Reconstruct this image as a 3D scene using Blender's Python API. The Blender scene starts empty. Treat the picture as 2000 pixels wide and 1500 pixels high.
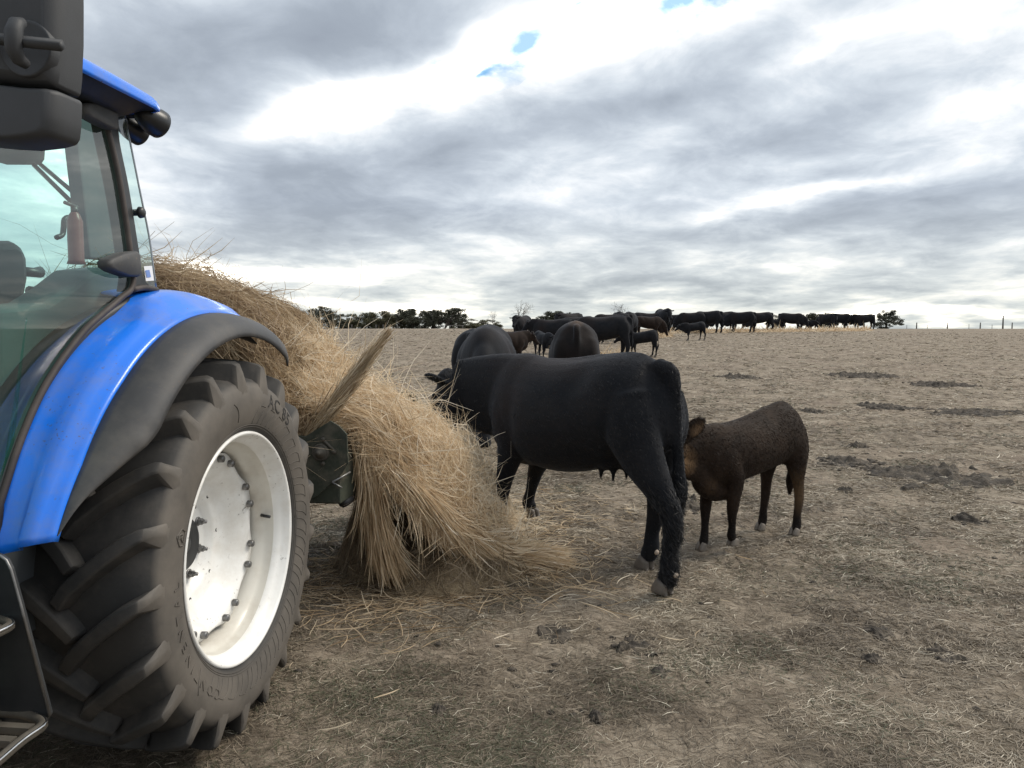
import bpy, math
import numpy as np

rng = np.random.default_rng(7)
R = math.radians
scene = bpy.context.scene
COL = scene.collection

# ---------------------------------------------------------------- camera
EYE = 1.55
PITCH = math.atan(108 / 1500.0)
cam_d = bpy.data.cameras.new("camera")
cam = bpy.data.objects.new("camera", cam_d)
COL.objects.link(cam)
cam.location = (0, 0, EYE)
cam.rotation_euler = (math.pi / 2 - PITCH, 0, 0)
cam_d.sensor_width = 36.0
cam_d.lens = 36.0 * 0.75
cam_d.clip_start = 0.05
cam_d.clip_end = 6000
scene.camera = cam
scene.view_settings.view_transform = 'Standard'
scene.view_settings.look = 'None'
scene.view_settings.exposure = 0.92
scene.view_settings.gamma = 1.0
scene.cycles.max_bounces = 8
scene.cycles.transparent_max_bounces = 16

SUN_EL, SUN_AZ = R(44), R(68)          # azimuth measured from the view axis (+Y) towards the right


def view_dir(px, py):
    """unit direction from the camera's place for a photo pixel (2000 x 1500), used to measure where things stand"""
    x = (px - 1000) / 1500.0
    u = (750 - py) / 1500.0
    d = np.array([x, math.cos(PITCH) + math.sin(PITCH) * u, -math.sin(PITCH) + math.cos(PITCH) * u])
    return d / np.linalg.norm(d)


# ---------------------------------------------------------------- world
world = bpy.data.worlds.new("World")
scene.world = world
world.use_nodes = True
wt = world.node_tree
wn, wl = wt.nodes, wt.links
wn.clear()


def N(tree, kind, **kw):
    n = tree.nodes.new(kind)
    for k, v in kw.items():
        if k == 'inp':
            for i, val in v.items():
                n.inputs[i].default_value = val
        else:
            setattr(n, k, v)
    return n


def L(tree, a, b):
    tree.links.new(a, b)


def M(tree, op, a, b=None, c=None, clamp=False):
    n = tree.nodes.new('ShaderNodeMath')
    n.operation = op
    n.use_clamp = clamp
    for i, v in enumerate((a, b, c)):
        if v is None:
            continue
        if isinstance(v, (int, float)):
            n.inputs[i].default_value = v
        else:
            tree.links.new(v, n.inputs[i])
    return n.outputs[0]


def ramp(tree, fac, stops, interp='LINEAR'):
    n = tree.nodes.new('ShaderNodeValToRGB')
    n.color_ramp.interpolation = interp
    el = n.color_ramp.elements
    while len(el) < len(stops):
        el.new(0.5)
    for e, (p, c) in zip(el, stops):
        e.position = p
        e.color = (c[0], c[1], c[2], 1) if len(c) == 3 else c
    if fac is not None:
        tree.links.new(fac, n.inputs[0])
    return n.outputs[0]


def build_sky():
    t = wt
    out = N(t, 'ShaderNodeOutputWorld')
    bg = N(t, 'ShaderNodeBackground')
    L(t, bg.outputs[0], out.inputs[0])
    tc = N(t, 'ShaderNodeTexCoord')
    sky = N(t, 'ShaderNodeTexSky', sky_type='NISHITA', sun_disc=False)
    sky.sun_elevation = SUN_EL
    sky.sun_rotation = SUN_AZ
    sky.air_density = 1.0
    sky.dust_density = 0.6
    sep = N(t, 'ShaderNodeSeparateXYZ')
    L(t, tc.outputs['Generated'], sep.inputs[0])
    x, y, z = sep.outputs
    zc = M(t, 'MAXIMUM', z, 0.0)
    den = M(t, 'ADD', zc, 0.17)
    px = M(t, 'DIVIDE', x, den)
    py = M(t, 'DIVIDE', y, den)
    pl = N(t, 'ShaderNodeCombineXYZ')
    L(t, px, pl.inputs[0]); L(t, py, pl.inputs[1])
    # direction as azimuth / elevation, for the large cloud banks
    az = M(t, 'ARCTAN2', x, y)
    el = M(t, 'ARCSINE', z)
    ae = N(t, 'ShaderNodeCombineXYZ')
    L(t, az, ae.inputs[0]); L(t, el, ae.inputs[1])

    def noise(vec, scale, detail, rough, dist=0.0, loc=(0, 0, 0), sc=(1, 1, 1), rot=0.0):
        mp = N(t, 'ShaderNodeMapping')
        mp.inputs['Location'].default_value = loc
        mp.inputs['Scale'].default_value = sc
        mp.inputs['Rotation'].default_value = (0, 0, rot)
        L(t, vec, mp.inputs[0])
        n = N(t, 'ShaderNodeTexNoise')
        n.inputs['Scale'].default_value = scale
        n.inputs['Detail'].default_value = detail
        n.inputs['Roughness'].default_value = rough
        n.inputs['Distortion'].default_value = dist
        L(t, mp.outputs[0], n.inputs[0])
        return n

    # wobble the azimuth/elevation plane so that the banks get ragged edges
    wob = noise(pl.outputs[0], 1.1, 5, 0.55, 0.0, (3.1, 1.7, 0))
    wv = N(t, 'ShaderNodeVectorMath', operation='SUBTRACT')
    L(t, wob.outputs['Color'], wv.inputs[0]); wv.inputs[1].default_value = (0.5, 0.5, 0.5)
    ws = N(t, 'ShaderNodeVectorMath', operation='MULTIPLY')
    L(t, wv.outputs[0], ws.inputs[0]); ws.inputs[1].default_value = (0.17, 0.10, 0)
    wa = N(t, 'ShaderNodeVectorMath', operation='ADD')
    L(t, ae.outputs[0], wa.inputs[0]); L(t, ws.outputs[0], wa.inputs[1])

    # banks: photo position, half sizes (px), tilt (deg, up to the right positive), weight
    banks = SKY_BANKS
    tot = None
    for (bx, by, rx, ry, rot, w) in banks:
        d = view_dir(bx, by)
        a0, e0 = math.atan2(d[0], d[1]), math.asin(d[2])
        mp = N(t, 'ShaderNodeMapping', vector_type='TEXTURE')
        mp.inputs['Location'].default_value = (a0, e0, 0)
        mp.inputs['Rotation'].default_value = (0, 0, R(rot))
        mp.inputs['Scale'].default_value = (rx / 1500, ry / 1500, 1)
        L(t, wa.outputs[0], mp.inputs[0])
        g = N(t, 'ShaderNodeTexGradient', gradient_type='QUADRATIC_SPHERE')
        L(t, mp.outputs[0], g.inputs[0])
        v = M(t, 'MULTIPLY', g.outputs['Fac'], w)
        tot = v if tot is None else M(t, 'ADD', tot, v)
    big = noise(pl.outputs[0], 1.15, 8, 0.55, 0.25, (0.4, 2.2, 0), (1, 0.85, 1), R(-20))
    fine = noise(pl.outputs[0], 3.4, 9, 0.62, 0.35, (5.0, 0.3, 0), (1, 0.85, 1), R(-25))
    streak = noise(ae.outputs[0], 9.0, 6, 0.6, 0.4, (0, 0, 0), (0.35, 2.6, 1))
    D = M(t, 'ADD', M(t, 'MULTIPLY', big.outputs['Fac'], 0.85), M(t, 'MULTIPLY', fine.outputs['Fac'], 0.55))
    low = M(t, 'SUBTRACT', 1.0, M(t, 'MULTIPLY', zc, 7.0, clamp=False), clamp=True)      # streaks only towards the horizon
    D = M(t, 'ADD', D, M(t, 'MULTIPLY', M(t, 'MULTIPLY', M(t, 'SUBTRACT', streak.outputs['Fac'], 0.5), low), 1.3))
    D = M(t, 'ADD', D, tot)
    D = M(t, 'ADD', D, SKY_BIAS)
    # cloud colour: thin edges let the light through, thick middles are grey
    col = ramp(t, D, SKY_STOPS)
    # warm tint close to the horizon
    warm = M(t, 'SUBTRACT', 1.0, M(t, 'MULTIPLY', zc, 6.5), clamp=True)
    tint = N(t, 'ShaderNodeMix', data_type='RGBA', blend_type='MULTIPLY')
    L(t, M(t, 'MULTIPLY', warm, 0.75), tint.inputs[0])
    L(t, col, tint.inputs[6])
    tint.inputs[7].default_value = (1.05, 0.99, 0.82, 1)
    # blue gaps
    sk = N(t, 'ShaderNodeMix', data_type='RGBA', blend_type='MULTIPLY')
    sk.inputs[0].default_value = 1.0
    L(t, sky.outputs[0], sk.inputs[6])
    sk.inputs[7].default_value = (0.026, 0.070, 0.085, 1)
    gtot = None
    for (bx, by, rx, ry, rot, w) in SKY_GAPS:
        d = view_dir(bx, by)
        mp = N(t, 'ShaderNodeMapping', vector_type='TEXTURE')
        mp.inputs['Location'].default_value = (math.atan2(d[0], d[1]), math.asin(d[2]), 0)
        mp.inputs['Rotation'].default_value = (0, 0, R(rot))
        mp.inputs['Scale'].default_value = (rx / 1500, ry / 1500, 1)
        L(t, wa.outputs[0], mp.inputs[0])
        g = N(t, 'ShaderNodeTexGradient', gradient_type='SPHERICAL')
        L(t, mp.outputs[0], g.inputs[0])
        v = M(t, 'MULTIPLY', g.outputs['Fac'], w)
        gtot = v if gtot is None else M(t, 'ADD', gtot, v)
    gn = M(t, 'ADD', gtot, M(t, 'MULTIPLY', M(t, 'SUBTRACT', fine.outputs['Fac'], 0.5), 1.6))
    gap = ramp(t, M(t, 'MULTIPLY', gn, M(t, 'GREATER_THAN', gtot, 0.02)), [(0.0, (0, 0, 0)), (0.85, (0.9, 0.9, 0.9))])
    mx = N(t, 'ShaderNodeMix', data_type='RGBA')
    L(t, gap, mx.inputs[0])
    L(t, tint.outputs[2], mx.inputs[6])
    L(t, sk.outputs[2], mx.inputs[7])
    L(t, mx.outputs[2], bg.inputs[0])
    bg.inputs[1].default_value = SKY_STRENGTH


SKY_STRENGTH = 1.0
SKY_BIAS = -0.40
SKY_STOPS = [(0.00, (2.20, 2.15, 2.05)), (0.06, (1.15, 1.13, 1.09)), (0.13, (0.66, 0.66, 0.655)), (0.21, (0.500, 0.522, 0.545)), (0.32, (0.372, 0.408, 0.448)),
             (0.45, (0.275, 0.308, 0.352)), (0.62, (0.208, 0.236, 0.276)), (1.0, (0.160, 0.182, 0.220))]
SKY_GAPS = [(1062, 100, 120, 46, 30, 1.05), (1350, 4, 170, 46, 20, 1.1), (1140, 25, 34, 14, 10, 0.7), (872, 130, 30, 12, 10, 0.7), (975, 152, 34, 13, 20, 0.7)]
SKY_BANKS = [
    (600, 40, 560, 150, 6, 0.50), (300, 130, 330, 150, 0, 0.30), (800, -150, 500, 160, 6, 0.3),
    (640, 205, 260, 75, 12, -0.75), (960, 120, 330, 80, 22, -0.55), (1250, 40, 480, 130, 14, -0.58),
    (900, 300, 560, 110, 10, 0.34), (560, 340, 360, 110, 6, 0.34), (700, 420, 560, 90, 2, 0.24), (1330, 190, 420, 55, 10, 0.22),
    (1500, 260, 420, 60, 8, 0.22), (1560, 110, 420, 60, 12, -0.22), (1900, 200, 260, 90, 4, -0.10),
    (1250, 330, 260, 50, 10, -0.12), (1560, 385, 330, 36, 8, -0.40), (1800, 400, 380, 60, 3, 0.20), (1500, 460, 500, 60, 3, 0.14),
    (520, 530, 460, 38, 2, -0.46), (1850, 618, 300, 34, 2, -0.55), (1300, 570, 600, 36, 1, 0.16), (700, 594, 420, 20, 0, -0.35), (1000, 520, 600, 50, 3, 0.10), (1750, 160, 420, 170, 0, 0.16), (1500, 540, 700, 60, 0, 0.14), (350, 480, 420, 60, 0, 0.10),
]
build_sky()

sun_d = bpy.data.lights.new("sun", 'SUN')
sun_d.energy = 1.5
sun_d.angle = R(24)
sun_d.color = (1.0, 0.92, 0.80)
sun = bpy.data.objects.new("sun", sun_d)
COL.objects.link(sun)
# a sun lamp shines along its -Z: tilt it so that the light comes from ahead of the camera
sun.rotation_euler = (-(R(90) - SUN_EL), 0, -SUN_AZ)

# ---------------------------------------------------------------- mesh helpers


def tag(o, label=None, cat=None, group=None, kind=None):
    if label: o['label'] = label
    if cat: o['category'] = cat
    if group: o['group'] = group
    if kind: o['kind'] = kind
    return o


def link(o, parent=None):
    COL.objects.link(o)
    if parent is not None:
        o.parent = parent
    return o


def empty(name, loc=(0, 0, 0), rz=0.0, parent=None):
    o = bpy.data.objects.new(name, None)
    o.location = loc
    o.rotation_euler = (0, 0, rz)
    o.empty_display_size = 0.2
    return link(o, parent)


def raw_mesh(name, V, F, smooth=True):
    """V (n,3) array; F = list of faces or int array (m,k)"""
    me = bpy.data.meshes.new(name)
    V = np.asarray(V, dtype=np.float32)
    if isinstance(F, np.ndarray):
        m, k = F.shape
        me.vertices.add(len(V))
        me.vertices.foreach_set('co', V.ravel())
        me.loops.add(m * k)
        me.loops.foreach_set('vertex_index', F.astype(np.int32).ravel())
        me.polygons.add(m)
        me.polygons.foreach_set('loop_start', np.arange(m, dtype=np.int32) * k)
        me.polygons.foreach_set('loop_total', np.full(m, k, dtype=np.int32))
        me.update(calc_edges=True)
    else:
        me.from_pydata([tuple(map(float, v)) for v in V], [], [tuple(map(int, f)) for f in F])
        me.update()
    me.polygons.foreach_set('use_smooth', np.full(len(me.polygons), smooth, dtype=bool))
    return me


def obj(name, me, mat=None, parent=None):
    o = bpy.data.objects.new(name, me)
    if mat is not None and len(me.materials) == 0:
        me.materials.append(mat)
    return link(o, parent)


class MB:
    """collects shapes into one mesh"""

    def __init__(self):
        self.V, self.F, self.S = [], [], []

    def add(self, V, F, smooth=True):
        k = len(self.V)
        self.V += [tuple(map(float, v)) for v in V]
        for f in F:
            self.F.append(tuple(int(i) + k for i in f))
            self.S.append(smooth)
        return self

    def build(self, name, mat=None, parent=None, bevel=0.0, T=None):
        V = np.array(self.V)
        if T is not None:
            V = T(V)
        me = bpy.data.meshes.new(name)
        me.from_pydata([tuple(v) for v in V], [], self.F)
        me.update()
        me.polygons.foreach_set('use_smooth', np.array(self.S, dtype=bool))
        o = obj(name, me, mat, parent)
        if bevel:
            b = o.modifiers.new('bevel', 'BEVEL')
            b.width = bevel
            b.segments = 2
            b.limit_method = 'ANGLE'
            b.angle_limit = R(40)
        return o

    def box(self, lo, hi):
        (a, b, c), (d, e, f) = lo, hi
        V = [(a, b, c), (d, b, c), (d, e, c), (a, e, c), (a, b, f), (d, b, f), (d, e, f), (a, e, f)]
        F = [(0, 3, 2, 1), (4, 5, 6, 7), (0, 1, 5, 4), (1, 2, 6, 5), (2, 3, 7, 6), (3, 0, 4, 7)]
        return self.add(V, F, False)

    def prism(self, poly, axis, a, b, smooth=False):
        """poly: 2-D points; extruded along axis index between a and b (other two axes in cyclic order)"""
        n = len(poly)
        V = []
        for h in (a, b):
            for (p, q) in poly:
                v = [0, 0, 0]
                v[axis] = h
                v[(axis + 1) % 3] = p
                v[(axis + 2) % 3] = q
                V.append(v)
        F = [tuple(range(n))[::-1], tuple(range(n, 2 * n))]
        self.add(V, F, False)
        k = len(self.V) - 2 * n
        for i in range(n):
            j = (i + 1) % n
            self.F.append((k + i, k + j, k + n + j, k + n + i))
            self.S.append(smooth)
        return self

    def tube(self, P, r, n=8, cap=True, ref=None):
        P = np.asarray(P, float)
        r = np.broadcast_to(np.asarray(r, float), (len(P),))
        V, F = tube_geo(P, r, r, n, ref)
        self.add(V, F)
        return self

    def lathe(self, prof, axis_o, ax, e1, e2, n=48, smooth=True, closed=False):
        """prof: list of (along axis, radius)"""
        ax, e1, e2, axis_o = map(np.asarray, (ax, e1, e2, axis_o))
        V = []
        for k in range(n):
            a = 2 * math.pi * k / n
            d = math.cos(a) * e1 + math.sin(a) * e2
            for (h, r) in prof:
                V.append(axis_o + ax * h + d * r)
        m = len(prof)
        F = []
        for k in range(n):
            k2 = (k + 1) % n
            for i in range(m - 1):
                F.append((k * m + i, k * m + i + 1, k2 * m + i + 1, k2 * m + i))
        return self.add(V, F, smooth)


def tube_geo(P, ra, rb, n=10, ref=None, power=2.0):
    """tube along P with half sizes ra (along lateral ref) and rb (along the normal)"""
    P = np.asarray(P, float)
    m = len(P)
    T = np.gradient(P, axis=0)
    T /= np.linalg.norm(T, axis=1)[:, None] + 1e-12
    if ref is None:
        ref = np.array([0, 0, 1.0]) if abs(T[:, 2]).mean() < 0.8 else np.array([0, 1.0, 0])
    ref = np.broadcast_to(np.asarray(ref, float), (m, 3))
    Lr = ref - (ref * T).sum(1)[:, None] * T
    Lr /= np.linalg.norm(Lr, axis=1)[:, None] + 1e-12
    Nr = np.cross(T, Lr)
    a = np.arange(n) * 2 * math.pi / n
    ca, sa = np.cos(a), np.sin(a)
    ca = np.sign(ca) * abs(ca) ** (2 / power)
    sa = np.sign(sa) * abs(sa) ** (2 / power)
    V = P[:, None, :] + (np.asarray(ra)[:, None] * ca[None])[..., None] * Lr[:, None, :] + (np.asarray(rb)[:, None] * sa[None])[..., None] * Nr[:, None, :]
    V = V.reshape(-1, 3)
    F = []
    for i in range(m - 1):
        for k in range(n):
            k2 = (k + 1) % n
            F.append((i * n + k, i * n + k2, (i + 1) * n + k2, (i + 1) * n + k))
    F.append(tuple(range(n))[::-1])
    F.append(tuple(range((m - 1) * n, m * n)))
    return V, F


def spline(pts, n, closed=False):
    """Catmull-Rom through pts (any dimension), n samples by chord length"""
    P = np.asarray(pts, float)
    d = np.r_[0, np.cumsum(np.linalg.norm(np.diff(P, axis=0), axis=1))]
    s = np.linspace(0, d[-1], n)
    return cubic(d, P, s)


def cubic(x, Y, s):
    """smooth (monotone-ish) Hermite interpolation of Y(x) at s"""
    x = np.asarray(x, float); Y = np.asarray(Y, float)
    one = Y.ndim == 1
    if one: Y = Y[:, None]
    h = np.diff(x)[:, None]
    sl = np.diff(Y, axis=0) / h
    m = np.empty_like(Y)
    m[0], m[-1] = sl[0], sl[-1]
    if len(x) > 2:
        m[1:-1] = (sl[:-1] * h[1:] + sl[1:] * h[:-1]) / (h[1:] + h[:-1])
    k = np.clip(np.searchsorted(x, s, side='right') - 1, 0, len(x) - 2)
    hk = h[k]
    t = ((np.asarray(s) - x[k])[:, None]) / hk
    t2, t3 = t * t, t * t * t
    r = (2 * t3 - 3 * t2 + 1) * Y[k] + (t3 - 2 * t2 + t) * hk * m[k] + (-2 * t3 + 3 * t2) * Y[k + 1] + (t3 - t2) * hk * m[k + 1]
    return r[:, 0] if one else r


# value noise -------------------------------------------------------------
_perm = rng.random(65536).astype(np.float32)


def _h(ix, iy, iz):
    return _perm[(ix * 73856093 ^ iy * 19349663 ^ iz * 83492791) & 65535]


def vnoise(p, seed=0):
    p = np.asarray(p, float)
    i = np.floor(p).astype(np.int64)
    f = p - i
    f = f * f * (3 - 2 * f)
    x, y, z = i[..., 0] + seed * 131, i[..., 1], i[..., 2]
    u, v, w = f[..., 0], f[..., 1], f[..., 2]
    def lx(yy, zz): return _h(x, yy, zz) * (1 - u) + _h(x + 1, yy, zz) * u
    a = lx(y, z) * (1 - v) + lx(y + 1, z) * v
    b = lx(y, z + 1) * (1 - v) + lx(y + 1, z + 1) * v
    return (a * (1 - w) + b * w) * 2 - 1


def fbm(p, oct=4, seed=0, gain=0.5):
    p = np.asarray(p, float)
    s, a = 0, 1.0
    for k in range(oct):
        s = s + a * vnoise(p * 2 ** k + k * 17.3, seed + k)
        a *= gain
    return s


def p2(x, y, k=1.0):
    return np.stack([np.asarray(x) * k, np.asarray(y) * k, np.zeros_like(np.asarray(x, float))], -1)


# strands -----------------------------------------------------------------
def ribbons(paths, width, seed=0, taper=True, side=None, rnd=None, tone=None):
    """paths (N,K,3); width (N,). returns V, F(quads), rnd per vertex"""
    paths = np.asarray(paths, float)
    n, k, _ = paths.shape
    g = np.random.default_rng(seed)
    T = paths[:, -1] - paths[:, 0]
    if side is None:
        side = g.normal(size=(n, 3))
    S = np.cross(T, side)
    S /= np.linalg.norm(S, axis=1)[:, None] + 1e-9
    w = np.broadcast_to(np.asarray(width, float), (n,))
    prof = np.ones(k)
    if taper:
        prof[-1] = 0.25
        prof[0] = 0.7
    off = 0.5 * w[:, None, None] * prof[None, :, None] * S[:, None, :]
    V = np.stack([paths - off, paths + off], 2).reshape(-1, 3)
    base = (np.arange(n) * 2 * k)[:, None]
    i = np.arange(k - 1)[None, :] * 2
    F = np.stack([base + i, base + i + 1, base + i + 3, base + i + 2], -1).reshape(-1, 4)
    if rnd is None:
        rnd = g.random(n)
    A = np.repeat(rnd, 2 * k)
    return V, F, A


def strand_obj(name, packs, mat, parent=None):
    Vs, Fs, As, o = [], [], [], 0
    for V, F, A in packs:
        Vs.append(V); Fs.append(F + o); As.append(A)
        o += len(V)
    me = raw_mesh(name, np.concatenate(Vs), np.concatenate(Fs), True)
    at = me.attributes.new('rnd', 'FLOAT', 'POINT')
    at.data.foreach_set('value', np.concatenate(As).astype(np.float32))
    return obj(name, me, mat, parent)
# ---------------------------------------------------------------- materials


def new_mat(name):
    m = bpy.data.materials.new(name)
    m.use_nodes = True
    t = m.node_tree
    b = t.nodes['Principled BSDF']
    return m, t, b


def objcoord(t, scale=(1, 1, 1), rot=(0, 0, 0)):
    tc = N(t, 'ShaderNodeTexCoord')
    mp = N(t, 'ShaderNodeMapping')
    mp.inputs['Scale'].default_value = scale
    mp.inputs['Rotation'].default_value = rot
    L(t, tc.outputs['Object'], mp.inputs[0])
    return mp.outputs[0]


def tnoise(t, vec, scale, detail=4, rough=0.55, dist=0.0):
    n = N(t, 'ShaderNodeTexNoise')
    n.inputs['Scale'].default_value = scale
    n.inputs['Detail'].default_value = detail
    n.inputs['Roughness'].default_value = rough
    n.inputs['Distortion'].default_value = dist
    L(t, vec, n.inputs[0])
    return n.outputs['Fac']


def mixc(t, fac, a, b, mode='MIX'):
    n = N(t, 'ShaderNodeMix', data_type='RGBA', blend_type=mode)
    for s, v in ((0, fac), (6, a), (7, b)):
        if isinstance(v, (int, float)):
            n.inputs[s].default_value = v
        elif isinstance(v, tuple):
            n.inputs[s].default_value = (v[0], v[1], v[2], 1)
        else:
            L(t, v, n.inputs[s])
    return n.outputs[2]


def bump(t, b, h, strength=0.3, dist=0.01):
    n = N(t, 'ShaderNodeBump')
    n.inputs['Strength'].default_value = strength
    n.inputs['Distance'].default_value = dist
    L(t, h, n.inputs['Height'])
    L(t, n.outputs[0], b.inputs['Normal'])
    return n


def simple(name, c, rough=0.5, metal=0.0, var=0.15, vs=6.0, bs=0.0, bd=0.003, bscale=60, dirt=None, spec=0.5, coat=0.0, dirt_scale=3.0, dirt_amt=0.5, specks=0.0):
    m, t, b = new_mat(name)
    v = objcoord(t)
    n1 = tnoise(t, v, vs, 5, 0.6)
    lo = tuple(x * (1 - var) for x in c)
    hi = tuple(min(1, x * (1 + var)) for x in c)
    col = ramp(t, n1, [(0.3, lo), (0.7, hi)])
    if dirt is not None:
        n2 = tnoise(t, v, dirt_scale, 8, 0.68)
        f = ramp(t, n2, [(0.47, (0, 0, 0)), (0.72, (dirt_amt,) * 3)])
        col = mixc(t, f, col, dirt)
    if specks:                       # dried splashes of mud
        n4 = tnoise(t, v, 70, 3, 0.5)
        n5 = tnoise(t, v, 5, 4, 0.6)
        f = M(t, 'MULTIPLY', ramp(t, n4, [(0.64, (0, 0, 0)), (0.70, (1, 1, 1))]), ramp(t, n5, [(0.46, (0, 0, 0)), (0.62, (specks,) * 3)]))
        col = mixc(t, f, col, (0.105, 0.082, 0.060))
    L(t, col, b.inputs['Base Color'])
    n3 = tnoise(t, v, 14, 4, 0.6)
    L(t, M(t, 'ADD', M(t, 'MULTIPLY', n3, 0.25), rough - 0.12), b.inputs['Roughness'])
    b.inputs['Metallic'].default_value = metal
    b.inputs['Specular IOR Level'].default_value = spec
    b.inputs['Coat Weight'].default_value = coat
    b.inputs['Coat Roughness'].default_value = 0.12
    if bs:
        bump(t, b, tnoise(t, v, bscale, 6, 0.6), bs, bd)
    return m


MUD = (0.16, 0.13, 0.10)
mat_blue = simple('blue_paint', (0.004, 0.180, 0.85), 0.34, 0.0, 0.05, 2.0, dirt=(0.19, 0.20, 0.25), coat=0.45, dirt_scale=4.5, dirt_amt=0.5, specks=0.8)
mat_plastic = simple('black_plastic', (0.040, 0.041, 0.044), 0.6, 0, 0.2, 5, 0.25, 0.001, 420, dirt=(0.13, 0.120, 0.108), dirt_scale=3.5, dirt_amt=0.6, specks=0.7)
mat_mirror_case = simple('mirror_plastic', (0.035, 0.038, 0.043), 0.62, 0, 0.1, 5, 0.3, 0.001, 500)
mat_dark = simple('dark_metal', (0.018, 0.018, 0.020), 0.5, 0.0, 0.2, 6, dirt=(0.07, 0.06, 0.05))
mat_frame = simple('cab_frame_black', (0.014, 0.016, 0.018), 0.38, 0, 0.1, 4, dirt=(0.05, 0.05, 0.05))
mat_seal = simple('door_rubber', (0.040, 0.032, 0.030), 0.65, 0, 0.2, 12, dirt=(0.11, 0.085, 0.07))
mat_rubber = simple('tyre_rubber', (0.040, 0.039, 0.038), 0.68, 0, 0.2, 5, 0.15, 0.002, 90, dirt=(0.105, 0.093, 0.081), dirt_scale=4.5, dirt_amt=0.75, spec=0.35)
def dusty_sidewall(m):
    """dried dust clings to the outer sidewall, the lugs and tread stay darker"""
    t = m.node_tree
    b = t.nodes['Principled BSDF']
    src = b.inputs['Base Color'].links[0].from_socket
    tc = N(t, 'ShaderNodeTexCoord')
    sp = N(t, 'ShaderNodeSeparateXYZ')
    L(t, tc.outputs['Object'], sp.inputs[0])
    n = tnoise(t, objcoord(t), 7, 7, 0.65)
    f = M(t, 'MULTIPLY', M(t, 'MULTIPLY', M(t, 'ADD', sp.outputs[0], -0.004), 60.0, clamp=True), M(t, 'ADD', M(t, 'MULTIPLY', n, 1.1), 0.0), clamp=True)
    L(t, mixc(t, f, src, (0.170, 0.150, 0.128)), b.inputs['Base Color'])


dusty_sidewall(mat_rubber)
mat_letter = simple('tyre_lettering', (0.030, 0.028, 0.026), 0.8, 0, 0.1, 9)
mat_rim = simple('rim_white_paint', (0.86, 0.86, 0.84), 0.36, 0, 0.03, 3, dirt=(0.46, 0.40, 0.31), dirt_scale=3.4, dirt_amt=0.5, coat=0.3, specks=0.7)
mat_rim_in = simple('rim_barrel_paint', (0.66, 0.64, 0.58), 0.36, 0, 0.05, 3, dirt=(0.34, 0.27, 0.19), dirt_scale=2.6, dirt_amt=0.6, coat=0.2)
mat_steel = simple('zinc_steel', (0.20, 0.20, 0.20), 0.42, 0.85, 0.2, 20, dirt=(0.10, 0.08, 0.06))
mat_polished = simple('worn_steel', (0.62, 0.62, 0.62), 0.24, 1.0, 0.1, 20)
mat_green = simple('green_implement_paint', (0.040, 0.046, 0.034), 0.7, 0, 0.3, 8, 0.2, 0.002, 60, dirt=(0.135, 0.118, 0.092), dirt_scale=7, dirt_amt=1.0, spec=0.3)
mat_mud_steel = simple('muddy_steel', (0.09, 0.08, 0.065), 0.7, 0.2, 0.3, 12, 0.4, 0.003, 50)
mat_seat = simple('seat_vinyl', (0.02, 0.022, 0.026), 0.55, 0, 0.1, 5)
mat_red = simple('red_enamel', (0.15, 0.03, 0.025), 0.35, 0, 0.1, 5)
mat_white_label = simple('label_paper', (0.75, 0.76, 0.78), 0.5, 0, 0.03, 5)
mat_blue_ink = simple('label_blue', (0.16, 0.26, 0.55), 0.5, 0, 0.05, 5)
mat_lining = simple('cab_lining', (0.075, 0.085, 0.095), 0.8, 0, 0.1, 5)
mat_lens = simple('lamp_lens', (0.30, 0.32, 0.34), 0.15, 0.6, 0.05, 5)


def glass_mat(name, tint, refl=0.06, dirt=0.08):
    m = bpy.data.materials.new(name)
    m.use_nodes = True
    t = m.node_tree
    t.nodes.clear()
    o = N(t, 'ShaderNodeOutputMaterial')
    tr = N(t, 'ShaderNodeBsdfTransparent')
    tr.inputs[0].default_value = (*tint, 1)
    gl = N(t, 'ShaderNodeBsdfGlossy')
    gl.inputs['Roughness'].default_value = 0.02
    gl.inputs[0].default_value = (1, 1, 1, 1)
    fr = N(t, 'ShaderNodeFresnel')
    fr.inputs[0].default_value = 1.5
    mx = N(t, 'ShaderNodeMixShader')
    ge = N(t, 'ShaderNodeNewGeometry')
    L(t, M(t, 'MULTIPLY', M(t, 'ADD', fr.outputs[0], refl, clamp=True), M(t, 'SUBTRACT', 1.0, ge.outputs['Backfacing'])), mx.inputs[0])
    L(t, tr.outputs[0], mx.inputs[1]); L(t, gl.outputs[0], mx.inputs[2])
    df = N(t, 'ShaderNodeBsdfDiffuse')
    df.inputs[0].default_value = (0.32, 0.36, 0.35, 1)
    v = objcoord(t)
    n = tnoise(t, v, 5, 8, 0.7)
    f = ramp(t, n, [(0.3, (dirt * 0.4,) * 3), (0.75, (dirt * 1.8,) * 3)])
    mx2 = N(t, 'ShaderNodeMixShader')
    L(t, f, mx2.inputs[0]); L(t, mx.outputs[0], mx2.inputs[1]); L(t, df.outputs[0], mx2.inputs[2])
    L(t, mx2.outputs[0], o.inputs[0])
    return m


mat_glass = glass_mat('green_tint_glass', (0.60, 0.93, 0.85), 0.03, 0.022)
mat_glass_q = glass_mat('quarter_glass', (0.72, 0.90, 0.86), 0.03, 0.14)
mat_mirror_glass = simple('mirror_glass', (0.8, 0.82, 0.85), 0.14, 1.0, 0.02, 3)


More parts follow.
